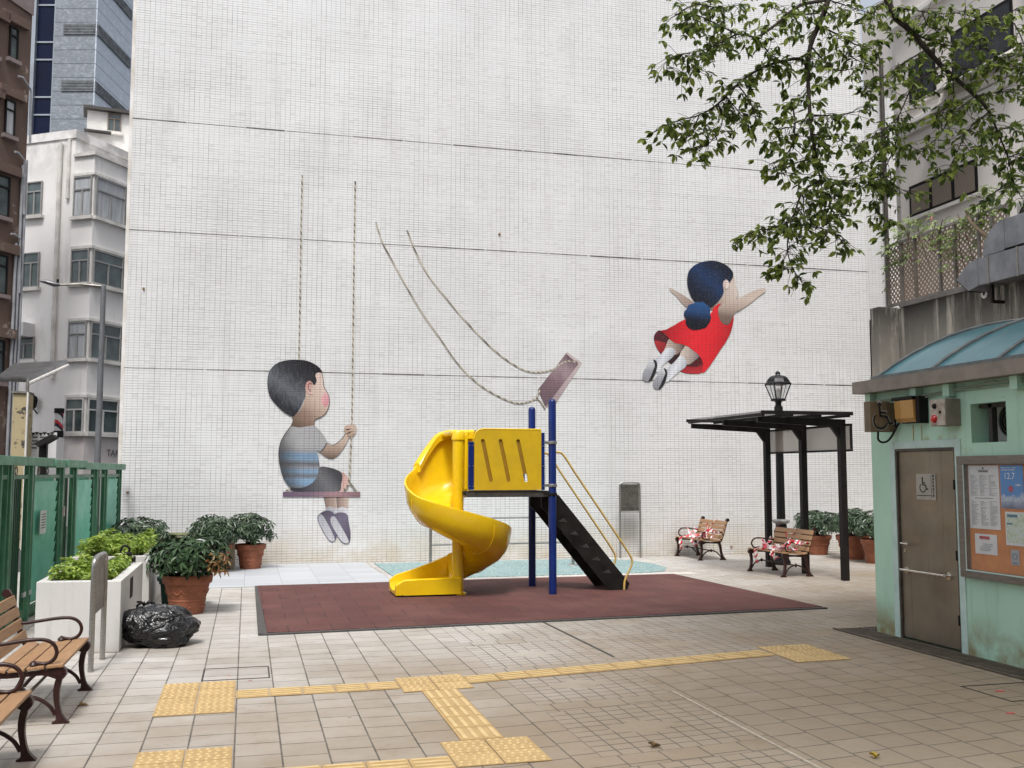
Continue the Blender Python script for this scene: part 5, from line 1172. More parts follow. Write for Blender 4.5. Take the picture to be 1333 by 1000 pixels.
# striped post between planters
sp = thing('striped_post', 'short black and yellow striped post stored between the two white planters', 'post', (-1.32, 13.72, 0), world=True)
m = Mat('hazard_stripe', .5); x, y, z = m.xyz(); m.base(m.mix(((z * 5.0) + (x * 3.0)).frac().gt(.55), (.02, .02, .02), (.55, .40, .04)))
MB().cyl((-1.34, 13.72, 0), (-1.36, 13.72, .52), .06, .055, 18).build('tube', m.m, sp, smooth=True); MB().cyl((-1.34, 13.72, 0), (-1.34, 13.72, .05), .13, .10, 18).build('foot', M_bk, sp)
# green tub
gt = thing('green_bin', 'dark green plastic bin hidden behind the big terracotta pot', 'bin', (-.85, 14.85, 0), world=True)
M_gb = surf('bin_green', (.010, .05, .035), (.008, .035, .025), 4, .4)
MB().lathe([(.27, 0), (.30, .34), (.34, .35), (.34, .40), (.31, .41), (.29, .41), (.27, .10), (.02, .08)], (-.82, 14.75, 0), 28).build('body', M_gb, gt, smooth=True)
MB().box(-1.13, -1.05, 14.7, 14.8, .30, .85).build('handle', M_gb, gt, bevel=.01)
# rubbish bag
rb_ = thing('rubbish_bag', 'tied black plastic rubbish bag lying on the paving against the white planter', 'bag', (-.83, 11.55, 0), world=True)
from mathutils import noise as NZ
b = bmesh.new(); bmesh.ops.create_icosphere(b, subdivisions=7, radius=1)
def ridge(t): return (1 - abs(2 * (t - math.floor(t)) - 1)) 
for v in b.verts:
    n = v.co.normalized()
    kx, ky, kz = n.x + .75, n.y, n.z - .55           # folds fan out from the knot
    d_ = math.sqrt(kx * kx + ky * ky + kz * kz); ph = math.atan2(ky, kx * .9 - kz * .5)
    wv = NZ.noise(n * 1.7 + Vector((3, 8, 1))) * 1.3
    w2 = NZ.noise(n * 3.1 + Vector((7, 2, 5))) * .7
    f = 1 + .20 * NZ.noise(n * 1.35 + Vector((4, 1, 7)))
    f += .085 * (ridge(ph * 1.25 + wv) ** 2.2 - .3) * min(1, d_ * 1.2)
    f += .050 * (ridge(ph * 2.7 + wv * 1.6 + w2 + d_ * .5) ** 2 - .3)
    f += .030 * (ridge(d_ * 2.1 + wv * 1.4 + ph * .7) ** 3 - .2)
    f += .014 * (ridge(ph * 6.0 + w2 * 4 + d_ * 1.6) ** 2)
    x, y, z = n.x * .385 * f, n.y * .30 * f, n.z * .225 * f
    z = z + .195 + .035 * (1 if n.x < 0 else -1) * abs(n.x) ** 2
    if z < .02: k_ = min(1, (.02 - z) * 6); z = .003; x *= 1 + .06 * k_; y *= 1 + .06 * k_
    v.co = Vector((x - .87, y + 11.46, z))
mb = MB(); b.verts.index_update(); mb.v = [tuple(v.co) for v in b.verts]; mb.f = [tuple(v.index for v in f.verts) for f in b.faces]; mb.m = [0] * len(mb.f); b.free()
M_bag = Mat('bin_liner', .22); M_bag.b.inputs['Specular IOR Level'].default_value = .5; M_bag.base((.004, .004, .005)); M_bag.b.inputs['Coat Weight'].default_value = .35; M_bag.b.inputs['Coat Roughness'].default_value = .06; pass
M_bag.bump(M_bag.noise(11, 5, .6, dist=1.6), .02, .7)
bgo = mb.build('bag', M_bag.m, rb_)
for p in bgo.data.polygons: p.use_smooth = True
kn = MB()
for k in range(7):
    a = k * .9; kn.tube(catmull([(-1.02, 11.55, .40), (-1.02 + .04 * math.cos(a), 11.55 + .04 * math.sin(a), .44), (-1.02 + .10 * math.cos(a), 11.55 + .09 * math.sin(a), .425 + .02 * math.sin(a * 3))], 3), [.02, .018, .015, .014, .014, .012, .010], 5, flat=.35)
kn.build('knot', M_bag.m, rb_, smooth=True)
# fallen leaves
fl = [(100, 921), (847, 975), (1137, 989), (410, 846), (700, 800), (1000, 760)]
for i, (px, py) in enumerate(fl[:3]):
    g = onG(px, py); mb = MB(); mb.open = True
    mb.leaf(Vector((g.x, g.y, .010)), Vector((1, .3 * i, .05)), Vector((0, 0, 1)), .09, .04, .5); mb.leaf(Vector((g.x + .03, g.y, .012)), Vector((-.3, .9, .2)), Vector((0, 0, 1)), .07, .035, .6)
    lab = ['dry curled brown leaf on the paving by the left benches', 'dry brown leaf on the small setts at the bottom centre', 'yellowed fallen leaf on the brown paving at the bottom right'][i]
    tag(mb.build('fallen_leaf', surf('dry_leaf%d' % i, [(.22, .15, .05), (.16, .10, .04), (.45, .32, .05)][i], None, 20, .7)), lab, 'leaf')

# ================================================================ GREEN METAL GATE
M_gr = surf('gate_green', (.06, .19, .10), (.04, .13, .075), 5, .45, bump=.002, obj=False)
M_grl = surf('gate_light', (.17, .58, .42), (.13, .48, .34), 3, .42, obj=False)
M_grd = surf('gate_dark', (.010, .07, .035), (.008, .05, .025), 4, .4, obj=False)
M_gtop = surf('gate_top', (.11, .30, .18), (.08, .22, .13), 7, .5, bump=.003, obj=False)
GA, GB = Vector((-2.63, 13.77, 0)), Vector((-2.31, 20.55, 0)); gd = (GB - GA).normalized(); gn = Vector((gd.y, -gd.x, 0))   # gn points to the square
def gx(px):   # distance along the gate line seen at photo column px
    d = ray(px, 640); a = gn.dot(GA - CC); t = a / gn.dot(Vector((d.x, d.y, 0))); p = CC + d * t; return (Vector((p.x, p.y, 0)) - GA).dot(gd)
gate = thing('folding_gate', 'long green metal folding gate with corrugated panels closing the left side of the playground', 'gate', (-2.5, 16.5, 0), world=True)
ZT = 1.985
def gbox(parent_mb, s0, s1, n0, n1, z0, z1):
    c = GA + gd * (s0 + s1) / 2 + gn * (n0 + n1) / 2 + Vector((0, 0, (z0 + z1) / 2)); parent_mb.obox(c, gd * (s1 - s0) / 2, gn * (n1 - n0) / 2, (0, 0, (z1 - z0) / 2))
cols = [(-19, -8, 'd'), (-1, 6, 'd'), (14.5, 33, 'd'), (42, 74, 'l'), (81, 92, 'd'), (97.5, 119, 'l'), (126, 133.5, 'd'), (137.5, 152.5, 'l')]
s_end = (GB - GA).length
for a, b_, kd in cols:
    s0, s1 = gx(a), gx(b_)
    lf = sub(MB().build('gate_panel_tmp', M_gr) if False else None) if False else None
    fr = MB(); ft = .04
    gbox(fr, s0 - ft, s0, -.02, .03, .05, ZT - .08); gbox(fr, s1, s1 + ft, -.02, .03, .05, ZT - .08); gbox(fr, s0, s1, -.015, .025, ZT - .24, ZT - .19); gbox(fr, s0, s1, -.015, .025, .05, .16)
    lf = sub(fr.build('leaf_frame', M_gr, gate, bevel=.004))
    mb = MB(); ww = s1 - s0; nr = max(4, int(ww / .075)); pts = []
    for k in range(nr):
        for f_, o in ((0, 0), (.28, .022), (.62, .022), (.9, 0)):
            pts.append((s0 + ww * (k + f_) / nr, o))
    pts.append((s1, 0)); tilt = .16 if kd == 'l' else 0.0; vs = []
    for s_, o in pts:
        n_ = -.06 + o + 0 * tilt
        for z_ in (.16, ZT - .24):
            p = GA + gd * s_ + gn * n_; vs.append((p.x, p.y, z_))
    mb.open = True; mb.add(vs, [(2 * i, 2 * i + 2, 2 * i + 3, 2 * i + 1) for i in range(len(pts) - 1)])
    mb.build('corrugated_sheet', M_grl if kd == 'l' else M_grd, lf)
    if kd == 'l':   # overlapping slanted slats with sawtooth edge
        mb = MB(); n_s = 11
        for k in range(n_s):
            z0 = .18 + (ZT - .46) * k / n_s; z1 = z0 + (ZT - .46) / n_s * 1.02
            A_ = GA + gd * (s0 + .02) + gn * -.030; B_ = GA + gd * (s1 - .10) + gn * .005; C_ = GA + gd * (s1 - .02) + gn * .012
            mb.add([(A_.x, A_.y, z0), (B_.x, B_.y, z0), (C_.x, C_.y, z1), (A_.x, A_.y, z1)], [(0, 1, 2, 3)])
        mb.open = True; mb.build('slat_cover', M_grl, lf)
# posts between leaves and top rails
for px in (9, 37, 77.5, 94.7, 122.5, 135.5, 154):
    mb = MB(); s_ = gx(px); gbox(mb, s_ - .035, s_ + .035, -.05, .05, .0, ZT - .08); mb.build('mullion', M_gr, gate, bevel=.005)
for s0, s1, dz, dn in ((-4.0, gx(63), .0, .0), (gx(64), gx(77), -.015, .01), (gx(77.5), gx(104), -.01, .03), (gx(104.5), s_end, -.035, .0)):
    mb = MB(); gbox(mb, s0, s1, -.07 + dn, .07 + dn, ZT - .079 + dz, ZT + .01 + dz + .02); mb.build('top_rail', M_gtop, gate, bevel=.006)
mb = MB(); gbox(mb, -4.0, s_end, -.09, -.02, .0, .05); mb.build('bottom_track', M_gr, gate)
mb = MB(); gbox(mb, gx(33), gx(43), .0, .03, .30, .36); mb.build('white_strip', M_paper, gate)
for px in (20, 49, 61):
    s_ = gx(px); c = GA + gd * s_ + gn * .0 + Vector((0, 0, ZT - .14)); mb = MB(); mb.tube([c + gd * .05 * math.cos(a) + Vector((0, 0, .05 * math.sin(a))) for a in [k * math.pi / 8 for k in range(17)]], .008, 5); mb.build('ring_ornament', M_ssd, gate)
m_ = MB(); c = GA + gd * gx(54) + gn * .035 + Vector((0, 0, 1.18)); m_.obox(c, gd * .16, gn * .002, (0, 0, .15)); tag(sub(m_.build('paper_notice', M_paper)), 'white paper notice stuck on the light green panel of the gate', 'notice')
pn = [o for o in bpy.data.objects if o.name.startswith('paper_notice')][0]
mb = MB()
for k in range(6): mb.obox(c + gn * .003 + Vector((0, 0, .10 - .035 * k)) , gd * .11, gn * .0006, (0, 0, .006))
mb.build('print_line', bpy.data.materials['print_grey'], pn)
mb = MB(); c = GA + gd * gx(77) + gn * .07 + Vector((0, 0, 1.28)); mb.obox(c, gd * .03, gn * .012, (0, 0, .07)); mb.build('latch', surf('latch', (.45, .38, .33), None, 5, .5), gate)
# ================================================================ OLD BUILDINGS BEHIND THE GATE
C0 = Vector((-6.04, 37.0, 0)); ux = Vector((.545, .839, 0)).normalized(); uy = Vector((-.839, .545, 0)).normalized()   # ux: along the right face (away), uy: along the left face (away)
m = Mat('old_render', .85); x, y, z = m.xyz()
c = m.mix(m.noise(.5, 5).rng(.35, .7), (.84, .82, .80), (.74, .72, .70)); rn = m.noise(1, 6, .65, vec=m.vec(x * 1.6, y * 1.6, z * .22)); c = m.mix(rn.rng(.54, .70, 0, .45), c, (.44, .42, .41))
c = m.mix(m.noise(1.3, 6, .7, dist=1.).rng(.6, .72, 0, .5), c, (.62, .60, .58)); c = m.mix(z.rng(11.8, 14, 0, .6) * m.noise(1.5, 5).rng(.4, .6), c, (.17, .165, .16)); m.base(c); m.bump(m.noise(3, 5), .02, .4); M_old = m.m
M_oldt = surf('old_trim', (.74, .72, .68), (.52, .50, .47), 2, .8, obj=False)
M_glass = surf('window_glass', (.10, .13, .13), (.035, .045, .05), 1.3, .08, obj=False)
M_curt = surf('curtain', (.48, .50, .52), (.30, .32, .34), 9, .7, stretch=(1, 1, .1), obj=False)
M_wf = surf('steel_window_frame', (.25, .25, .245), (.33, .32, .31), 5, .5, obj=False)
wbd = thing('tenement_building', 'old white rendered tenement with corner bay windows, between the brown block and the tiled wall', 'building', tuple(C0), world=True)
def pr_box(mb, O, a, b, s0, s1, t0, t1, z0, z1):
    P = [O + a * s + b * t for s, t in ((s0, t0), (s1, t0), (s1, t1), (s0, t1))]
    return mb.prism([(p.x, p.y, z0) for p in P], (0, 0, z1 - z0))
pr_box(MB(), C0, ux, uy, 0, 9, 0, 9, 0, 13.45).build('wall', M_old, wbd)
pr_box(MB(), C0, ux, uy, -.05, 9, -.06, 9.0, 13.451, 13.75).build('parapet', M_old, wbd)
BW = .85
pr_box(MB(), C0, ux, uy, .0, 8.5, -BW, -.001, 3.1, 12.75).build('bay', M_old, wbd)
pr_box(MB(), C0, ux, uy, -.08, 8.6, -BW - .08, -.002, 12.751, 12.86).build('bay_cornice', M_oldt, wbd)
pr_box(MB(), C0, ux, uy, .0, 8.5, -BW + .02, -.001, 0, 3.09).build('shopfront', surf('pink_render', (.72, .66, .64), (.62, .57, .55), 2, .8, obj=False), wbd)
NB = -uy; bayP = C0 + NB * BW         # bay front plane normal NB ; bay side plane normal -ux through C0
def face_win(parent, O, a, nrm, s0, s1, z0, z1, cols_, glass, tr=.32, proud=.02, frame=None, sill=None):
    fm = frame or M_wf
    f = MB(); dpt = .05
    def bx(mb, sa, sb, za, zb, n0, n1):
        cc = O + a * (sa + sb) / 2 + nrm * (n0 + n1) / 2 + Vector((0, 0, (za + zb) / 2)); mb.obox(cc, a * (sb - sa) / 2, nrm * (n1 - n0) / 2, (0, 0, (zb - za) / 2))
    t = .045
    bx(f, s0, s1, z0, z0 + t, proud, proud + dpt); bx(f, s0, s1, z1 - t, z1, proud, proud + dpt); bx(f, s0, s0 + t, z0 + t, z1 - t, proud, proud + dpt); bx(f, s1 - t, s1, z0 + t, z1 - t, proud, proud + dpt)
    zt = z1 - (z1 - z0) * tr
    if tr: bx(f, s0 + t, s1 - t, zt - .025, zt + .025, proud, proud + dpt)
    for k in range(1, cols_):
        s_ = s0 + (s1 - s0) * k / cols_; bx(f, s_ - .03, s_ + .03, z0 + t, (zt if tr else z1) - .025, proud, proud + dpt * .9)
    w = sub(f.build('window', fm, parent)); g_ = MB(); bx(g_, s0 + t, s1 - t, z0 + t, z1 - t, proud + .004, proud + .012); g_.build('pane', glass, w)
    sl = MB(); bx(sl, s0 - .08, s1 + .08, z0 - .12, z0 - .002, .001, .14); sl.build('sill', sill or M_oldt, w); return w
def s_on(px, py, O, a, nrm): p = hit(px, py, O, nrm); return (p - O).dot(a), p.z
rows_ = [(231, 281, 288), (326, 368, 380), (420, 466, 478), (520, 563, 566)]
for i, (yt, yb, yr) in enumerate(rows_):
    # side facet of the bay
    s0, zt = s_on(96, yt + 3, C0, NB, -ux); s1, zb = s_on(117, yb, C0, NB, -ux)
    zt = s_on(117, yt - 2, C0, NB, -ux)[1]
    gl = (M_curt, M_glass, M_curt, M_glass)[i]
    fr_ = surf('white_frame', (.60, .59, .57), None, 4, .5) if i == 3 else None
    face_win(wbd, C0, NB, -ux, .04, BW - .05, zb, zt, 2, gl, .33, frame=fr_)
    for sa, sb in ((.06, 1.55), (1.62, 3.1), (3.2, 4.8)):
        face_win(wbd, bayP, ux, NB, sa, sb, zb, zt, 2, (M_curt if i == 0 else M_glass), .33, frame=fr_)
    m2 = MB(); pr_box(m2, C0, ux, uy, -.06, 5.0, -BW - .06, -.003, zt + .02, zt + .12); m2.build('bay_cornice', M_oldt, wbd)
for i, (xa, xb, yt, yb) in enumerate(((37, 55, 238, 280), (32, 51, 330, 374), (20, 45, 440, 468))):
    s0, z0 = s_on(xb, yb, C0, uy, -ux); s1, z1 = s_on(xa, yt, C0, uy, -ux)
    face_win(wbd, C0, uy, -ux, s0, s1, z0, z1, 2, M_glass, .3)
# drain pipe, pilasters, hood on the left face
pA = s_on(80, 225, C0, uy, -ux)[0]
for ds in (0.0,): 
    q = C0 + uy * pA - ux * .09; MB().cyl((q.x, q.y, 5), (q.x, q.y, 13.3), .075, n=12).build('drain_pipe', M_oldt, wbd, smooth=True)
q = C0 + uy * (pA - .35) - ux * .06; MB().cyl((q.x, q.y, 11.3), (q.x, q.y, 13.4), .06, n=12).build('drain_pipe', M_oldt, wbd, smooth=True)
text('sign_letters', 'TAKE', M_ink, Vector((0, 0, 0)), Matrix.Identity(3), .34, None)
tk = [o for o in bpy.data.objects if o.name.startswith('sign_letters')][0]
sA, zA = s_on(133, 597, bayP, ux, NB); q = bayP + ux * (sA + .58) + NB * .04
Mr = Matrix((ux, Vector((0, 0, 1)), NB)).transposed().to_4x4(); tk.data.transform(Matrix.Translation((q.x - C0.x, q.y - C0.y, zA + .18)) @ Mr); tk.parent = wbd
# rooftop hut and tower beyond
M_hut = surf('roof_hut_paint', (.80, .78, .74), (.64, .62, .59), 1.5, .8, obj=False)
rh = thing('rooftop_hut', 'small white rooftop hut with a wooden window on top of the white tenement', 'building', (-4.6, 42.5, 13.4), world=True)
hO = onY(112, 195, 42); hU = Vector((.99, .14, 0)).normalized(); hV = Vector((-hU.y, hU.x, 0)); hO.z = 0
zt_, zm_ = onY(112, 143, 42).z, onY(112, 172, 42).z
pr_box(MB(), hO, hU, hV, 0, 6, 0, .8, 12, zt_).build('wall', M_hut, rh)
pr_box(MB(), hO, hU, hV, -.15, 6.2, -.25, 1.0, zt_ + .001, zt_ + .12).build('roof', M_dkm, rh)
pr_box(MB(), hO, hU, hV, -.1, .9, -.3, 0, zm_, zm_ + .05).build('ledge', M_dkm, rh)
sa = (hit(140, 160, hO, -hV) - hO).dot(hU); zb = hit(140, 171, hO, -hV).z; zc = hit(140, 147, hO, -hV).z
face_win(rh, hO, hU, -hV, sa, sa + .5, zb, zc, 2, M_glass, .3, frame=surf('brown_frame', (.20, .16, .13), None, 5, .6))
# stone tower
M_st = Mat('tower_stone', .5); x, y, z = M_st.xyz()
a = (z / 1.25).frac(); c = M_st.mix(M_st.noise(1.1, 6, .75, dist=2.0, vec=M_st.vec(x * 1.0, y * 1.0, z * 2.2)).rng(.48, .66), (.17, .19, .215), (.34, .37, .41)); c = M_st.mix(M_st.white(M_st.vec(0., 0., (z / 1.25).floor())) * .3, c, (.15, .17, .19)); c = M_st.mix(a.lt(.05) * .85, c, (.05, .055, .06)); M_st.base(c)
M_stl = Mat('tower_stone_lit', .35); x, y, z = M_st.xyz(); x, y, z = M_stl.xyz()  # same stone in a lighter copy: daylight on the right face painted in
a = (z / 1.25).frac(); c = M_stl.mix(M_stl.noise(1.1, 6, .75, dist=2.0).rng(.50, .66), (.42, .47, .54), (.60, .64, .70)); c = M_stl.mix(a.lt(.05) * .85, c, (.06, .07, .08)); M_stl.base(c)
tw = thing('stone_tower', 'grey stone tower with louvres and dark blue glass strips in the upper left', 'building', (-22, 95, 0), world=True)
T0 = onY(122, 100, 92); T0.z = 0; ta = Vector((math.sin(R(15)), math.cos(R(15)), 0)); tb_ = Vector((-ta.y, ta.x, 0))
pr_box(MB(), T0, ta, tb_, 0, 30, 0, 3.6, 0, 90).build('stone_wall', M_st.m, tw)
pr_box(MB(), T0, ta, tb_, .02, 30, -.12, -.001, 0, 90).build('stone_lit_face', M_stl.m, tw)
M_bg = surf('blue_glass', (.006, .010, .035), (.004, .006, .018), .25, .35, obj=False, spec=.12); M_mul = surf('tower_mullion', (.30, .33, .37), (.22, .24, .27), .5, .4, .3, obj=False)
pr_box(MB(), T0, ta, tb_, .5, 28, 3.601, 8.6, 0, 90).build('glass_strip', M_bg, tw)
for t0 in (3.605, 5.35, 7.2): pr_box(MB(), T0, ta, tb_, .1, .499, t0, t0 + (.75 if t0 > 4 else .12), 0, 90).build('mullion', M_mul, tw)
for k in range(12):
    zz = 28 + k * 5.0
    for zq in (zz, zz + 1.6): pr_box(MB(), T0, ta, tb_, .40, .497, 3.75, 7.15, zq, zq + .14).build('floor_band', M_mul, tw)
for yy in (38, 112, 0 - 30):
    z1 = hit(105, yy - 7, T0, -ta).z; z0 = hit(105, yy + 7, T0, -ta).z; mb = MB(); n = 7
    for k in range(n):
        za = z0 + (z1 - z0) * k / n; pr_box(mb, T0, ta, tb_, -.1, -.001, .0, 2.8, za, za + (z1 - z0) / n * .55); pr_box(mb, T0, ta, tb_, .0, 7.5, -.25, -.122, za, za + (z1 - z0) / n * .55)
    mb.build('louvre', surf('louvre_grey', (.22, .24, .25), (.10, .11, .12), 2, .5, obj=False), tw)
    mb = MB(); pr_box(mb, T0, ta, tb_, -.012, -.001, .0, 2.8, z0, z1); pr_box(mb, T0, ta, tb_, .0, 7.5, -.135, -.121, z0, z1); mb.build('louvre_recess', M_bk, tw)
# brown tenement
m = Mat('brown_mosaic', .85); x, y, z = m.xyz()
c = m.mix(m.noise(.7, 5).rng(.35, .7), (.165, .105, .08), (.115, .08, .065)); c = m.mix(m.noise(30, 3, .8).rng(.4, .65, 0, .5), c, (.075, .05, .045)); c = m.mix(m.noise(1.2, 6, .75).rng(.60, .66, 0, .7), c, (.38, .33, .29)); m.base(c); m.bump(m.noise(12, 4), .02, .4)
B0 = onY(30, 300, 32.5); B0.z = 0
bb = thing('tenement_building', 'dark brown tiled tenement at the far left edge with grey pipes down its wall', 'building', tuple(B0), world=True)
pr_box(MB(), B0, -ux, uy, 0, 5, 0, 3, 0, 17).build('wall', m.m, bb)
M_purple = surf('pinkish_panel', (.26, .21, .20), (.20, .16, .155), 3, .8, obj=False)
def sB(px, py): p = hit(px, py, B0, NB); return (p - B0).dot(-ux), p.z
s0, z0 = sB(44, 22); mb = MB(); cc = B0 + NB * .02
P_ = [B0 + NB * .03 - ux * .0 + Vector((0, 0, z0)), B0 + NB * .03 + Vector((0, 0, z0 + 4)), B0 + NB * .03 - ux * 5 + Vector((0, 0, z0 + 4)), B0 + NB * .03 - ux * 5 + Vector((0, 0, z0 + .5))]
mb.prism(P_, NB * .03); mb.build('upper_panel', M_purple, bb)
for i, (xa, xb, yt, yb) in enumerate(((10, 23, 35, 79), (4, 19, 130, 178), (-8, 12, 228, 283), (-10, 9, 330, 385), (-16, 5, 440, 500), (-22, -3, 25, 70), (-28, -10, 125, 175))):
    sa, zt = sB(xb, yt + 4); sb_, zb = sB(xa, yb - 4)
    face_win(bb, B0, -ux, NB, sa, sb_, zb, zt, 1, M_glass if i != 1 else M_curt, .28, frame=M_bk, sill=M_purple)
    mb = MB(); cc = B0 - ux * (sa + sb_) / 2 + NB * .09 + Vector((0, 0, zt + .22)); mb.obox(cc, ux * ((sb_ - sa) / 2 + .3), NB * .089, (0, 0, .14)); mb.build('window_head', m.m, bb)
M_gp = surf('grey_pipe', (.34, .35, .37), (.24, .25, .27), 4, .5)
s_, _ = sB(29, 300)
for k in range(3):
    q = B0 - ux * (s_ + .13 * k - .02 + .05) + NB * (.08); q.x = q.x; MB().cyl((q.x, q.y, 0), (q.x, q.y, (11.2, 11.0, 8.6)[k]), .045, n=10).build('drain_pipe', M_gp, bb, smooth=True)
for (pa, pb_, pc_) in (((36, 118), (26, 102), (20, 100)), ((28, 210), (20, 200), (15, 198)), ((22, 312), (15, 306), (10, 305))):
    P = []
    for pp_ in (pa, pb_, pc_): s_, z_ = sB(*pp_); P.append(B0 - ux * s_ + NB * .12 + Vector((0, 0, z_)))
    s_, z_ = sB(pa[0] - 1, pa[1] + 70); P = [B0 - ux * s_ + NB * .12 + Vector((0, 0, z_))] + P
    MB().tube(P, .035, 8).build('branch_pipe', M_gp, bb, smooth=True)
# small street things seen over the gate
def bxp(mb, x0, x1, y0, y1, Y, dep, z=None):
    a, b = onY(x0, y1, Y), onY(x1, y0, Y); return mb.box(a.x, b.x, Y, Y + dep, a.z, b.z)
aw = thing('awning', 'corrugated grey metal awning over the lane beside the white tenement', 'awning', (-8, 29, 0), world=True)
a, b, c, d = onY(-6, 496, 27), onY(36, 497, 27), onY(88, 473, 31), onY(18, 477, 31)
mb = MB(); mb.open = True; N = 26; rowA = []; rowB = []
for k in range(N * 2 + 1):
    t = k / (2 * N); o = .10 if k % 2 else 0
    p, q = a.lerp(b, t), d.lerp(c, t); rowA.append((p.x, p.y, p.z + o)); rowB.append((q.x, q.y, q.z + o))
n = len(rowA); mb.add(rowA + rowB, [(i, i + 1, n + i + 1, n + i) for i in range(n - 1)]); ob = mb.build('corrugated_sheet', surf('awning_metal', (.36, .355, .35), (.24, .235, .23), 4, .5, .2, obj=False), aw); sm = ob.modifiers.new('s', 'SOLIDIFY'); sm.thickness = .02
MB().tube([tuple(onY(36, 500, 27)), tuple(onY(88, 476, 31))], .05, 8).build('gutter_pipe', M_oldt, aw); 
MB().tube([tuple(b), (b.x, b.y, 0)], .04, 8).build('support_post', M_ssd, aw)
m = Mat('peeling_yellow', .85); x, y, z = m.xyz(); m.base(m.mix(m.noise(3.2, 5, .7).rng(.56, .62), m.mix(m.noise(1.5, 4), (.42, .35, .20), (.33, .27, .16)), (.05, .045, .04))); m.bump(m.noise(5, 4), .02, .5)
yp = thing('gate_pillar', 'peeling pale yellow pillar at the far left behind the green gate', 'pillar', (-7.5, 26.5, 0), world=True)
a, b = onY(17, 512, 26.2), onY(34, 590, 26.2); MB().box(a.x, b.x, 26.2, 26.8, 0, a.z).build('shaft', m.m, yp, bevel=.02)
c_ = onY(38, 502, 26.2); MB().box(a.x - .03, c_.x, 26.15, 26.85, a.z + .001, a.z + .05).build('cap', M_post, yp); MB().tube([(c_.x, 26.1, a.z + .02), (c_.x, 26.1, 0)], .025, 6).build('conduit', M_oldt, yp)
mb_ = thing('menu_board', 'white board with painted script and small hearts below the barber pole', 'sign', (-7, 27, 0), world=True)
mb = MB(); bxp(mb, 35, 74, 563, 596, 27, .05); mb.build('board', M_paper, mb_)
mb = MB()
for (x0, x1, yy) in ((41, 49, 569), (40, 50, 574), (40, 50, 578), (41, 48, 583), (52, 60, 569), (54, 60, 573)):
    a, b = onY(x0, yy, 26.99), onY(x1, yy, 26.99); mb.tube(catmull([(a.x + (b.x - a.x) * t, 26.99, a.z + .015 * math.sin(t * 19 + yy)) for t in [k / 10 for k in range(11)]], 2), .010, 4)
for k in range(7): a = onY(38 + k * 5, 564.5 + (k % 2), 26.99); mb.prism([(a.x - .05, 26.988, a.z + .04), (a.x + .05, 26.988, a.z + .04), (a.x, 26.988, a.z - .04)], (0, .006, 0))
mb.build('script_lines', M_ink, mb_)
bpz = thing('barber_pole', 'red, white and black striped barber pole on the white tenement by the ground floor window', 'barber pole', tuple(C0), world=True)
a = onY(77, 538, 36.4); b = onY(77, 561, 36.4); m = Mat('barber_stripe', .3); x, y, z = m.xyz(); m.base(m.ramp(((z * 2.2) + (x * 1.6) + (y * 1.6)).frac(), [(0, (.6, .6, .6)), (.45, (.6, .6, .6)), (.5, (.02, .02, .04)), (.75, (.5, .03, .04)), (1, (.5, .03, .04))], True))
MB().cyl((a.x, 36.4, b.z), (a.x, 36.4, a.z), .14, n=18).build('glass_tube', m.m, bpz, smooth=True)
MB().cyl((a.x, 36.4, a.z), (a.x, 36.4, a.z + .16), .16, n=16).cyl((a.x, 36.4, b.z - .22), (a.x, 36.4, b.z), .16, n=16).box(a.x - .03, a.x + .03, 36.4, 37.2, b.z + .2, b.z + .28).build('end_cap', M_bk, bpz)
fd = thing('floodlight', 'dark slanted floodlight panel above the gate in front of the white tenement', 'floodlight', (-6, 26, 0), world=True)
a, b = onY(50, 580, 25), onY(72, 568, 25.6); d_ = (b - a); n_ = Vector((-d_.z, 0, d_.x)).normalized()
MB().obox((a + b) / 2, d_ / 2, Vector((0, .28, 0)), n_ * .06).build('housing', M_bk, fd, bevel=.01)
c = onY(56, 600, 25.3); MB().box(c.x - .08, c.x + .08, 25.2, 25.4, 0, a.z + .06).build('pole', M_bk, fd); mb = MB()
for k in range(4): mb.obox((a + b) / 2 + n_ * .065 + Vector((0, -.2 + .13 * k, 0)), d_ * .46, Vector((0, .02, 0)), n_ * .004)
mb.build('fin', M_ssd, fd)
ac3 = thing('air_conditioner', 'window air conditioner hanging on the left face of the white tenement', 'air conditioner', tuple(C0), world=True)
s_, z_ = s_on(34, 431, C0, uy, -ux); q = C0 + uy * s_ - ux * .25; MB().obox((q.x, q.y, z_), uy * .35, ux * .248, (0, 0, .24)).build('housing', M_paper, ac3, bevel=.01); q2 = q - ux * .252; mb = MB()
for k in range(3): mb.obox((q2.x, q2.y, z_ + .1 - .1 * k), uy * .26, ux * .003, (0, 0, .03))
mb.build('grille', M_bk, ac3)
wl = thing('wall_lantern', 'small black wall lantern on the shaded side of the white tenement', 'lamp', tuple(C0), world=True)
s_, z_ = s_on(49, 525, C0, uy, -ux); q = C0 + uy * s_ - ux * .2; MB().lathe([(.04, -.2), (.10, -.15), (.15, .1), (.12, .2), (.02, .28)], (q.x, q.y, z_), 12).build('lantern', M_bk, wl); MB().tube([(q.x, q.y, z_ - .18), tuple(q + ux * .19 + Vector((0, 0, z_ - .35 - q.z)))], .025, 6).build('bracket', M_bk, wl)

# ================================================================ ADDED UNSEEN BLOCK BEHIND THE CAMERA (cuts low sky light on the wall)
fb_ = thing('sky_light_blocker', 'plain block added unseen behind the camera to cut low sky light', 'building', (4, -14, 0), world=True)
MB().box(-26, 34, -24, -14, 0, 21).build('wall', surf('blocker_render', (.40, .37, .33), (.30, .28, .25), 1, .8, obj=False), fb_)
for i_ in range(5):
    for k in range(12): MB().box(-24 + k * 4.8, -21.8 + k * 4.8, -13.999, -13.95, 2.2 + i_ * 3.6, 4.0 + i_ * 3.6).build('window', M_glass, fb_)
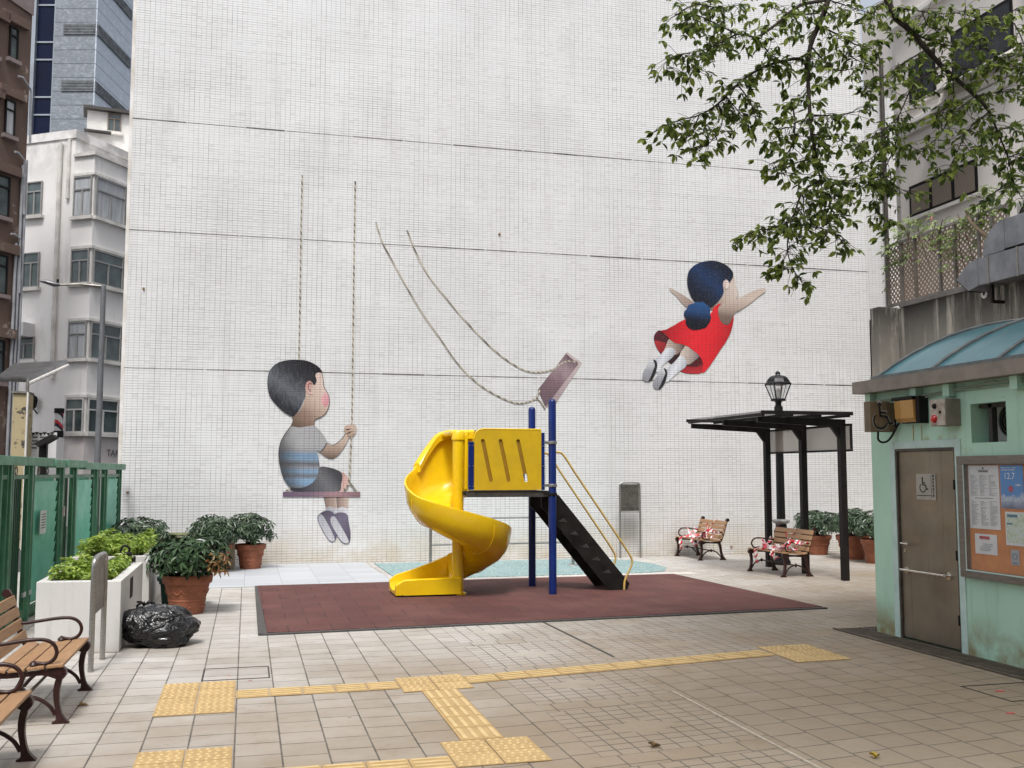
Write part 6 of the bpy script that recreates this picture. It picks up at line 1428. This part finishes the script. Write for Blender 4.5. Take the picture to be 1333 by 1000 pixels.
# ================================================================ TREE
M_bark = surf('bark', (.055, .040, .030), (.03, .022, .018), 6, .9, bump=.02, bscale=14)
M_tl = leafmat('tree_leaf', (.045, .075, .014), (.15, .21, .036), (.38, .45, .10), .5, .38)
tree = thing('shade_tree', 'leafy tree whose drooping branches hang across the upper right of the tiled wall', 'tree', (6.2, 3.0, 0), world=True)
def q(px, py, Y): return onY(px, py, Y)
MB().tube(catmull([(6.2, 3.0, -.05), (6.15, 3.0, 1.2), (6.0, 3.1, 2.6), (5.9, 3.3, 4.2), (5.7, 3.8, 5.6), (5.6, 4.6, 6.6)], 5), [.26 - .005 * k for k in range(26)], 14).build('trunk', M_bark, tree, smooth=True)
F = Vector((5.6, 4.6, 6.6))
YB, YC = 9.2, 9.6
def branch(name, pts, r0, r1, n=5):
    P = catmull(pts, n); m_ = len(P); MB().tube(P, [r0 + (r1 - r0) * (i / (m_ - 1)) ** .8 for i in range(m_)], 8).build(name, M_bark, tree, smooth=True); return P
g1 = q(1110, -140, YB); g2 = q(1120, -160, YC)
branch('limb', [F, (5.6, 6.2, 7.9), (5.3, 7.8, 8.0), tuple(g1), tuple(q(1078, 0, YB)), tuple(q(1055, 60, YB)), tuple(q(1052, 110, YB))], .06, .020)
branch('limb', [F, (6.2, 6.4, 7.4), (6.1, 8.2, 7.8), tuple(g2), tuple(q(1155, 0, YC)), tuple(q(1185, 40, YC)), tuple(q(1225, 85, YC)), tuple(q(1270, 125, YC)), tuple(q(1288, 145, YC))], .068, .018)
branch('limb', [(5.9, 3.3, 4.2), (4.8, 2.6, 6.0), (3.2, 2.2, 7.2), (1.8, 2.6, 7.8)], .12, .03)
branch('limb', [(5.7, 3.8, 5.6), (6.8, 4.6, 7.0), (7.6, 6.2, 7.6), (8.6, 7.6, 7.6)], .12, .03)
branch('limb', [(5.6, 4.6, 6.6), (4.6, 5.4, 7.6), (3.6, 6.2, 8.2)], .10, .03)
TW = [  # traced twigs: pixel polylines, depth
    ([(1052, 110), (1056, 170), (1062, 200), (1068, 235), (1072, 255)], YB, .024), ([(1072, 255), (1078, 290), (1100, 320)], YB, .01),
    ([(1052, 110), (1045, 78), (1010, 82), (985, 92), (960, 110), (935, 135), (910, 150), (880, 158), (850, 172)], YB + .1, .02),
    ([(1075, 0), (1040, 8), (1010, 32), (985, 48), (960, 45), (925, 62), (890, 70)], YB - .15, .02),
    ([(960, 45), (930, 30), (905, 20), (890, 30)], YB - .2, .01), ([(985, 48), (1000, 68), (1018, 80)], YB, .008),
    ([(925, 62), (905, 85), (885, 100)], YB - .1, .008), ([(890, 70), (870, 78), (868, 90)], YB - .1, .008),
    ([(935, 135), (940, 160), (925, 185), (905, 195)], YB + .1, .008), ([(910, 150), (900, 175), (890, 180)], YB + .15, .007), ([(960, 110), (975, 130), (985, 155)], YB, .008), ([(945, 125), (965, 150), (975, 165)], YB + .2, .007),
    ([(1068, 235), (1045, 250), (1030, 285), (1005, 298), (985, 300), (966, 312)], YB - .1, .013), ([(1030, 285), (1025, 320), (1030, 345), (1045, 370)], YB - .1, .009), ([(1045, 250), (1050, 290), (1080, 300)], YB, .008), ([(1028, 320), (1018, 345)], YB - .1, .006),
    ([(1030, 130), (1035, 165), (1025, 200), (1000, 215)], YB, .010), ([(1035, 165), (1010, 170), (1000, 185)], YB, .007), ([(1055, 150), (1085, 150), (1120, 145)], YB, .009), ([(1058, 175), (1090, 180), (1115, 200)], YB, .009), ([(1060, 205), (1030, 215), (1010, 230)], YB, .008), ([(1068, 235), (1095, 240), (1120, 228)], YB, .008), ([(1072, 250), (1095, 265), (1090, 285)], YB, .007),
    ([(1060, 30), (1090, 45), (1120, 60), (1150, 55)], YB, .012), ([(1055, 60), (1085, 90), (1110, 90)], YB, .01), ([(1100, 50), (1110, 75), (1135, 85)], YB, .008), ([(1062, 18), (1030, 18), (1000, 8)], YB, .008), ([(1078, 0), (1110, 10), (1140, 20)], YB, .008), ([(905, 5), (940, 10), (970, 5)], YB, .008), ([(880, 20), (900, 8), (920, 2)], YB, .008),
    ([(1288, 145), (1300, 175), (1312, 205), (1320, 240), (1333, 262)], YC, .014), ([(1225, 85), (1190, 110), (1170, 150), (1150, 170), (1110, 190)], YC, .012), ([(1185, 40), (1215, 55), (1250, 60), (1280, 50)], YC, .012), ([(1205, 65), (1180, 80), (1150, 100), (1120, 115)], YC, .010), ([(1270, 125), (1300, 120), (1340, 115)], YC, .010), ([(1270, 125), (1240, 150), (1220, 180), (1190, 200)], YC, .010), ([(1170, 150), (1165, 190), (1150, 225), (1140, 265)], YC, .010), ([(1150, 170), (1140, 200), (1120, 215)], YC, .007), ([(1288, 145), (1260, 170), (1245, 200), (1230, 230)], YC, .009), ([(1225, 85), (1260, 90), (1300, 88), (1330, 92)], YC, .009), ([(1165, 10), (1200, 15), (1235, 18), (1270, 12)], YC, .010), ([(1240, 100), (1240, 130), (1215, 150)], YC, .008),
    ([(1300, 175), (1275, 190), (1255, 200)], YC, .008), ([(1312, 205), (1330, 200), (1345, 210)], YC, .008), ([(1320, 240), (1295, 250), (1270, 268)], YC, .008), ([(1155, 0), (1130, 20), (1110, 30)], YC, .008), ([(1150, 225), (1125, 240), (1095, 265)], YC, .008), ([(1140, 265), (1150, 285), (1170, 292)], YC, .006), ([(1160, 240), (1180, 250)], YC, .006), ([(1320, 30), (1333, 60), (1330, 100)], YC, .008), ([(1255, 25), (1290, 30), (1325, 10)], YC, .009), ([(1280, 60), (1300, 75), (1330, 70)], YC, .008), ([(1298, 170), (1320, 165), (1340, 172)], YC, .007), ([(1200, 15), (1210, 35), (1235, 40)], YC, .008)]
rng = random.Random(21); tw_mb = MB(); lv = MB(); lv.open = True
def tleaf(p, d): lv.leaf(p, d, Vector((rng.uniform(-.5, .5), rng.uniform(-1, -.2), rng.uniform(.2, 1))), *((lambda s_: (.062 + .055 * s_, .034 + .026 * s_))(rng.random() ** 1.2)), .18)
def spray(p, d, n, spread=1.0):
    for k in range(n):
        dd = Vector((d.x + rng.uniform(-.9, .9) * spread, d.y + rng.uniform(-.8, .8) * spread, -.55 + rng.uniform(-.75, .6))); tleaf(p + Vector((rng.uniform(-.02, .02),) * 3), dd)
for pts, Y, r0 in TW:
    P0 = []; dy = 0
    for i, (a, b) in enumerate(pts):
        if i: dy += rng.uniform(-.10, .12)
        P0.append(q(a, b, Y + dy))
    P = catmull(P0, 5); m_ = len(P); tw_mb.tube(P, [r0 + (.0035 - r0) * (i / (m_ - 1)) for i in range(m_)], 6)
    acc = 0
    for i in range(1, m_):
        seg = P[i] - P[i - 1]; acc += seg.length
        while acc > .025:
            acc -= .025; p = P[i] - seg * rng.random()
            side = Vector((rng.uniform(-1, 1), rng.uniform(-1.2, 1.2), rng.uniform(-.8, .45))); L = rng.uniform(.08, .26)
            e1 = p + side.normalized() * L + Vector((0, 0, -.03)); tw_mb.tube([p, p.lerp(e1, .5) + Vector((0, 0, .015)), e1], [.0035, .003, .002], 4, cap=False)
            if rng.random() < .88: spray(e1, side.normalized() * .6, rng.choice((3, 4, 4, 5)))
            if rng.random() < .7: spray(p.lerp(e1, .55), side.normalized() * .4, 1)
    spray(P[-1], (P[-1] - P[-2]).normalized(), 6, .8)
tw_mb.build('twigs', M_bark, tree, smooth=True); lv.build('hanging_leaves', M_tl, tree)
# the crown overhead (shades the right foreground)
cr_ = MB(); cr_.open = True; rng = random.Random(31)
for cx, cy, cz, rx, rzz, n in ((5.4, 4.4, 8.9, 2.6, 1.3, 1500), (2.9, 2.6, 8.8, 2.0, 1.0, 900), (7.4, 6.4, 9.0, 2.0, 1.0, 900), (3.8, 6.0, 9.4, 1.6, .8, 700), (6.8, 2.4, 8.6, 2.2, 1.1, 900), (5.6, .6, 8.2, 2.0, 1.0, 600)):
    for k in range(n):
        v_ = Vector((rng.gauss(0, 1), rng.gauss(0, 1), rng.gauss(0, 1))).normalized() * rng.random() ** .4
        p = Vector((cx + v_.x * rx, cy + v_.y * rx, cz + v_.z * rzz)); d = Vector((rng.uniform(-1, 1), rng.uniform(-1, 1), rng.uniform(-.8, .2)))
        for j in range(2): cr_.leaf(p, d + Vector((rng.uniform(-.7, .7), rng.uniform(-.7, .7), 0)), Vector((0, 0, 1)), .17, .085)
cr_.build('crown', M_tl, tree)
# creeper on the trellis
cp = thing('creeper', 'light green creeper with one pink flower growing over the top of the lattice fence', 'climbing plant', (14.8, 18.8, 7.2), world=True)
mb = MB(); mb.open = True; st = MB(); rng = random.Random(41)
for k in range(300):
    yy = rng.uniform(17.0, 21.0); zz = 7.25 + rng.gauss(.10, .16) + (.25 * math.sin(yy * 2.3)); zz -= (rng.random() ** 3) * .8
    whorl(mb, Vector((14.78 + rng.uniform(-.18, .3), yy, zz)), Vector((-.5, rng.uniform(-.6, .6), .8)), rng, 5, .10, .045, .1)
mb.build('foliage', leafmat('creeper_leaf', (.09, .14, .04), (.20, .28, .08), (.38, .45, .18), .3), cp)
for k in range(9):
    y0 = rng.uniform(17.1, 20.8); st.tube(catmull([(14.82, y0, 6.2 + rng.uniform(-.4, .5)), (14.80, y0 + .2, 6.9), (14.78, y0 + rng.uniform(-.5, .5), 7.4)], 4), .012, 5)
st.tube(catmull([(14.7, 17.3, 5.8), (14.75, 17.1, 6.4), (14.6, 17.6, 7.0), (14.7, 17.9, 7.4)], 4), .035, 6)
st.build('stem', M_stem, cp, smooth=True)
fb = MB(); fb.open = True
whorl(fb, Vector((14.6, 18.9, 7.45)), Vector((-1, 0, .3)), rng, 5, .05, .04)
fb.build('flower', surf('pink_petal', (.55, .10, .12), (.6, .3, .3), 5, .5), cp)
# ---------------------------------------------------------------- tidy
for o in bpy.data.objects:
    for k in ('_w', '_o', '_rz'):
        if k in o: del o[k]
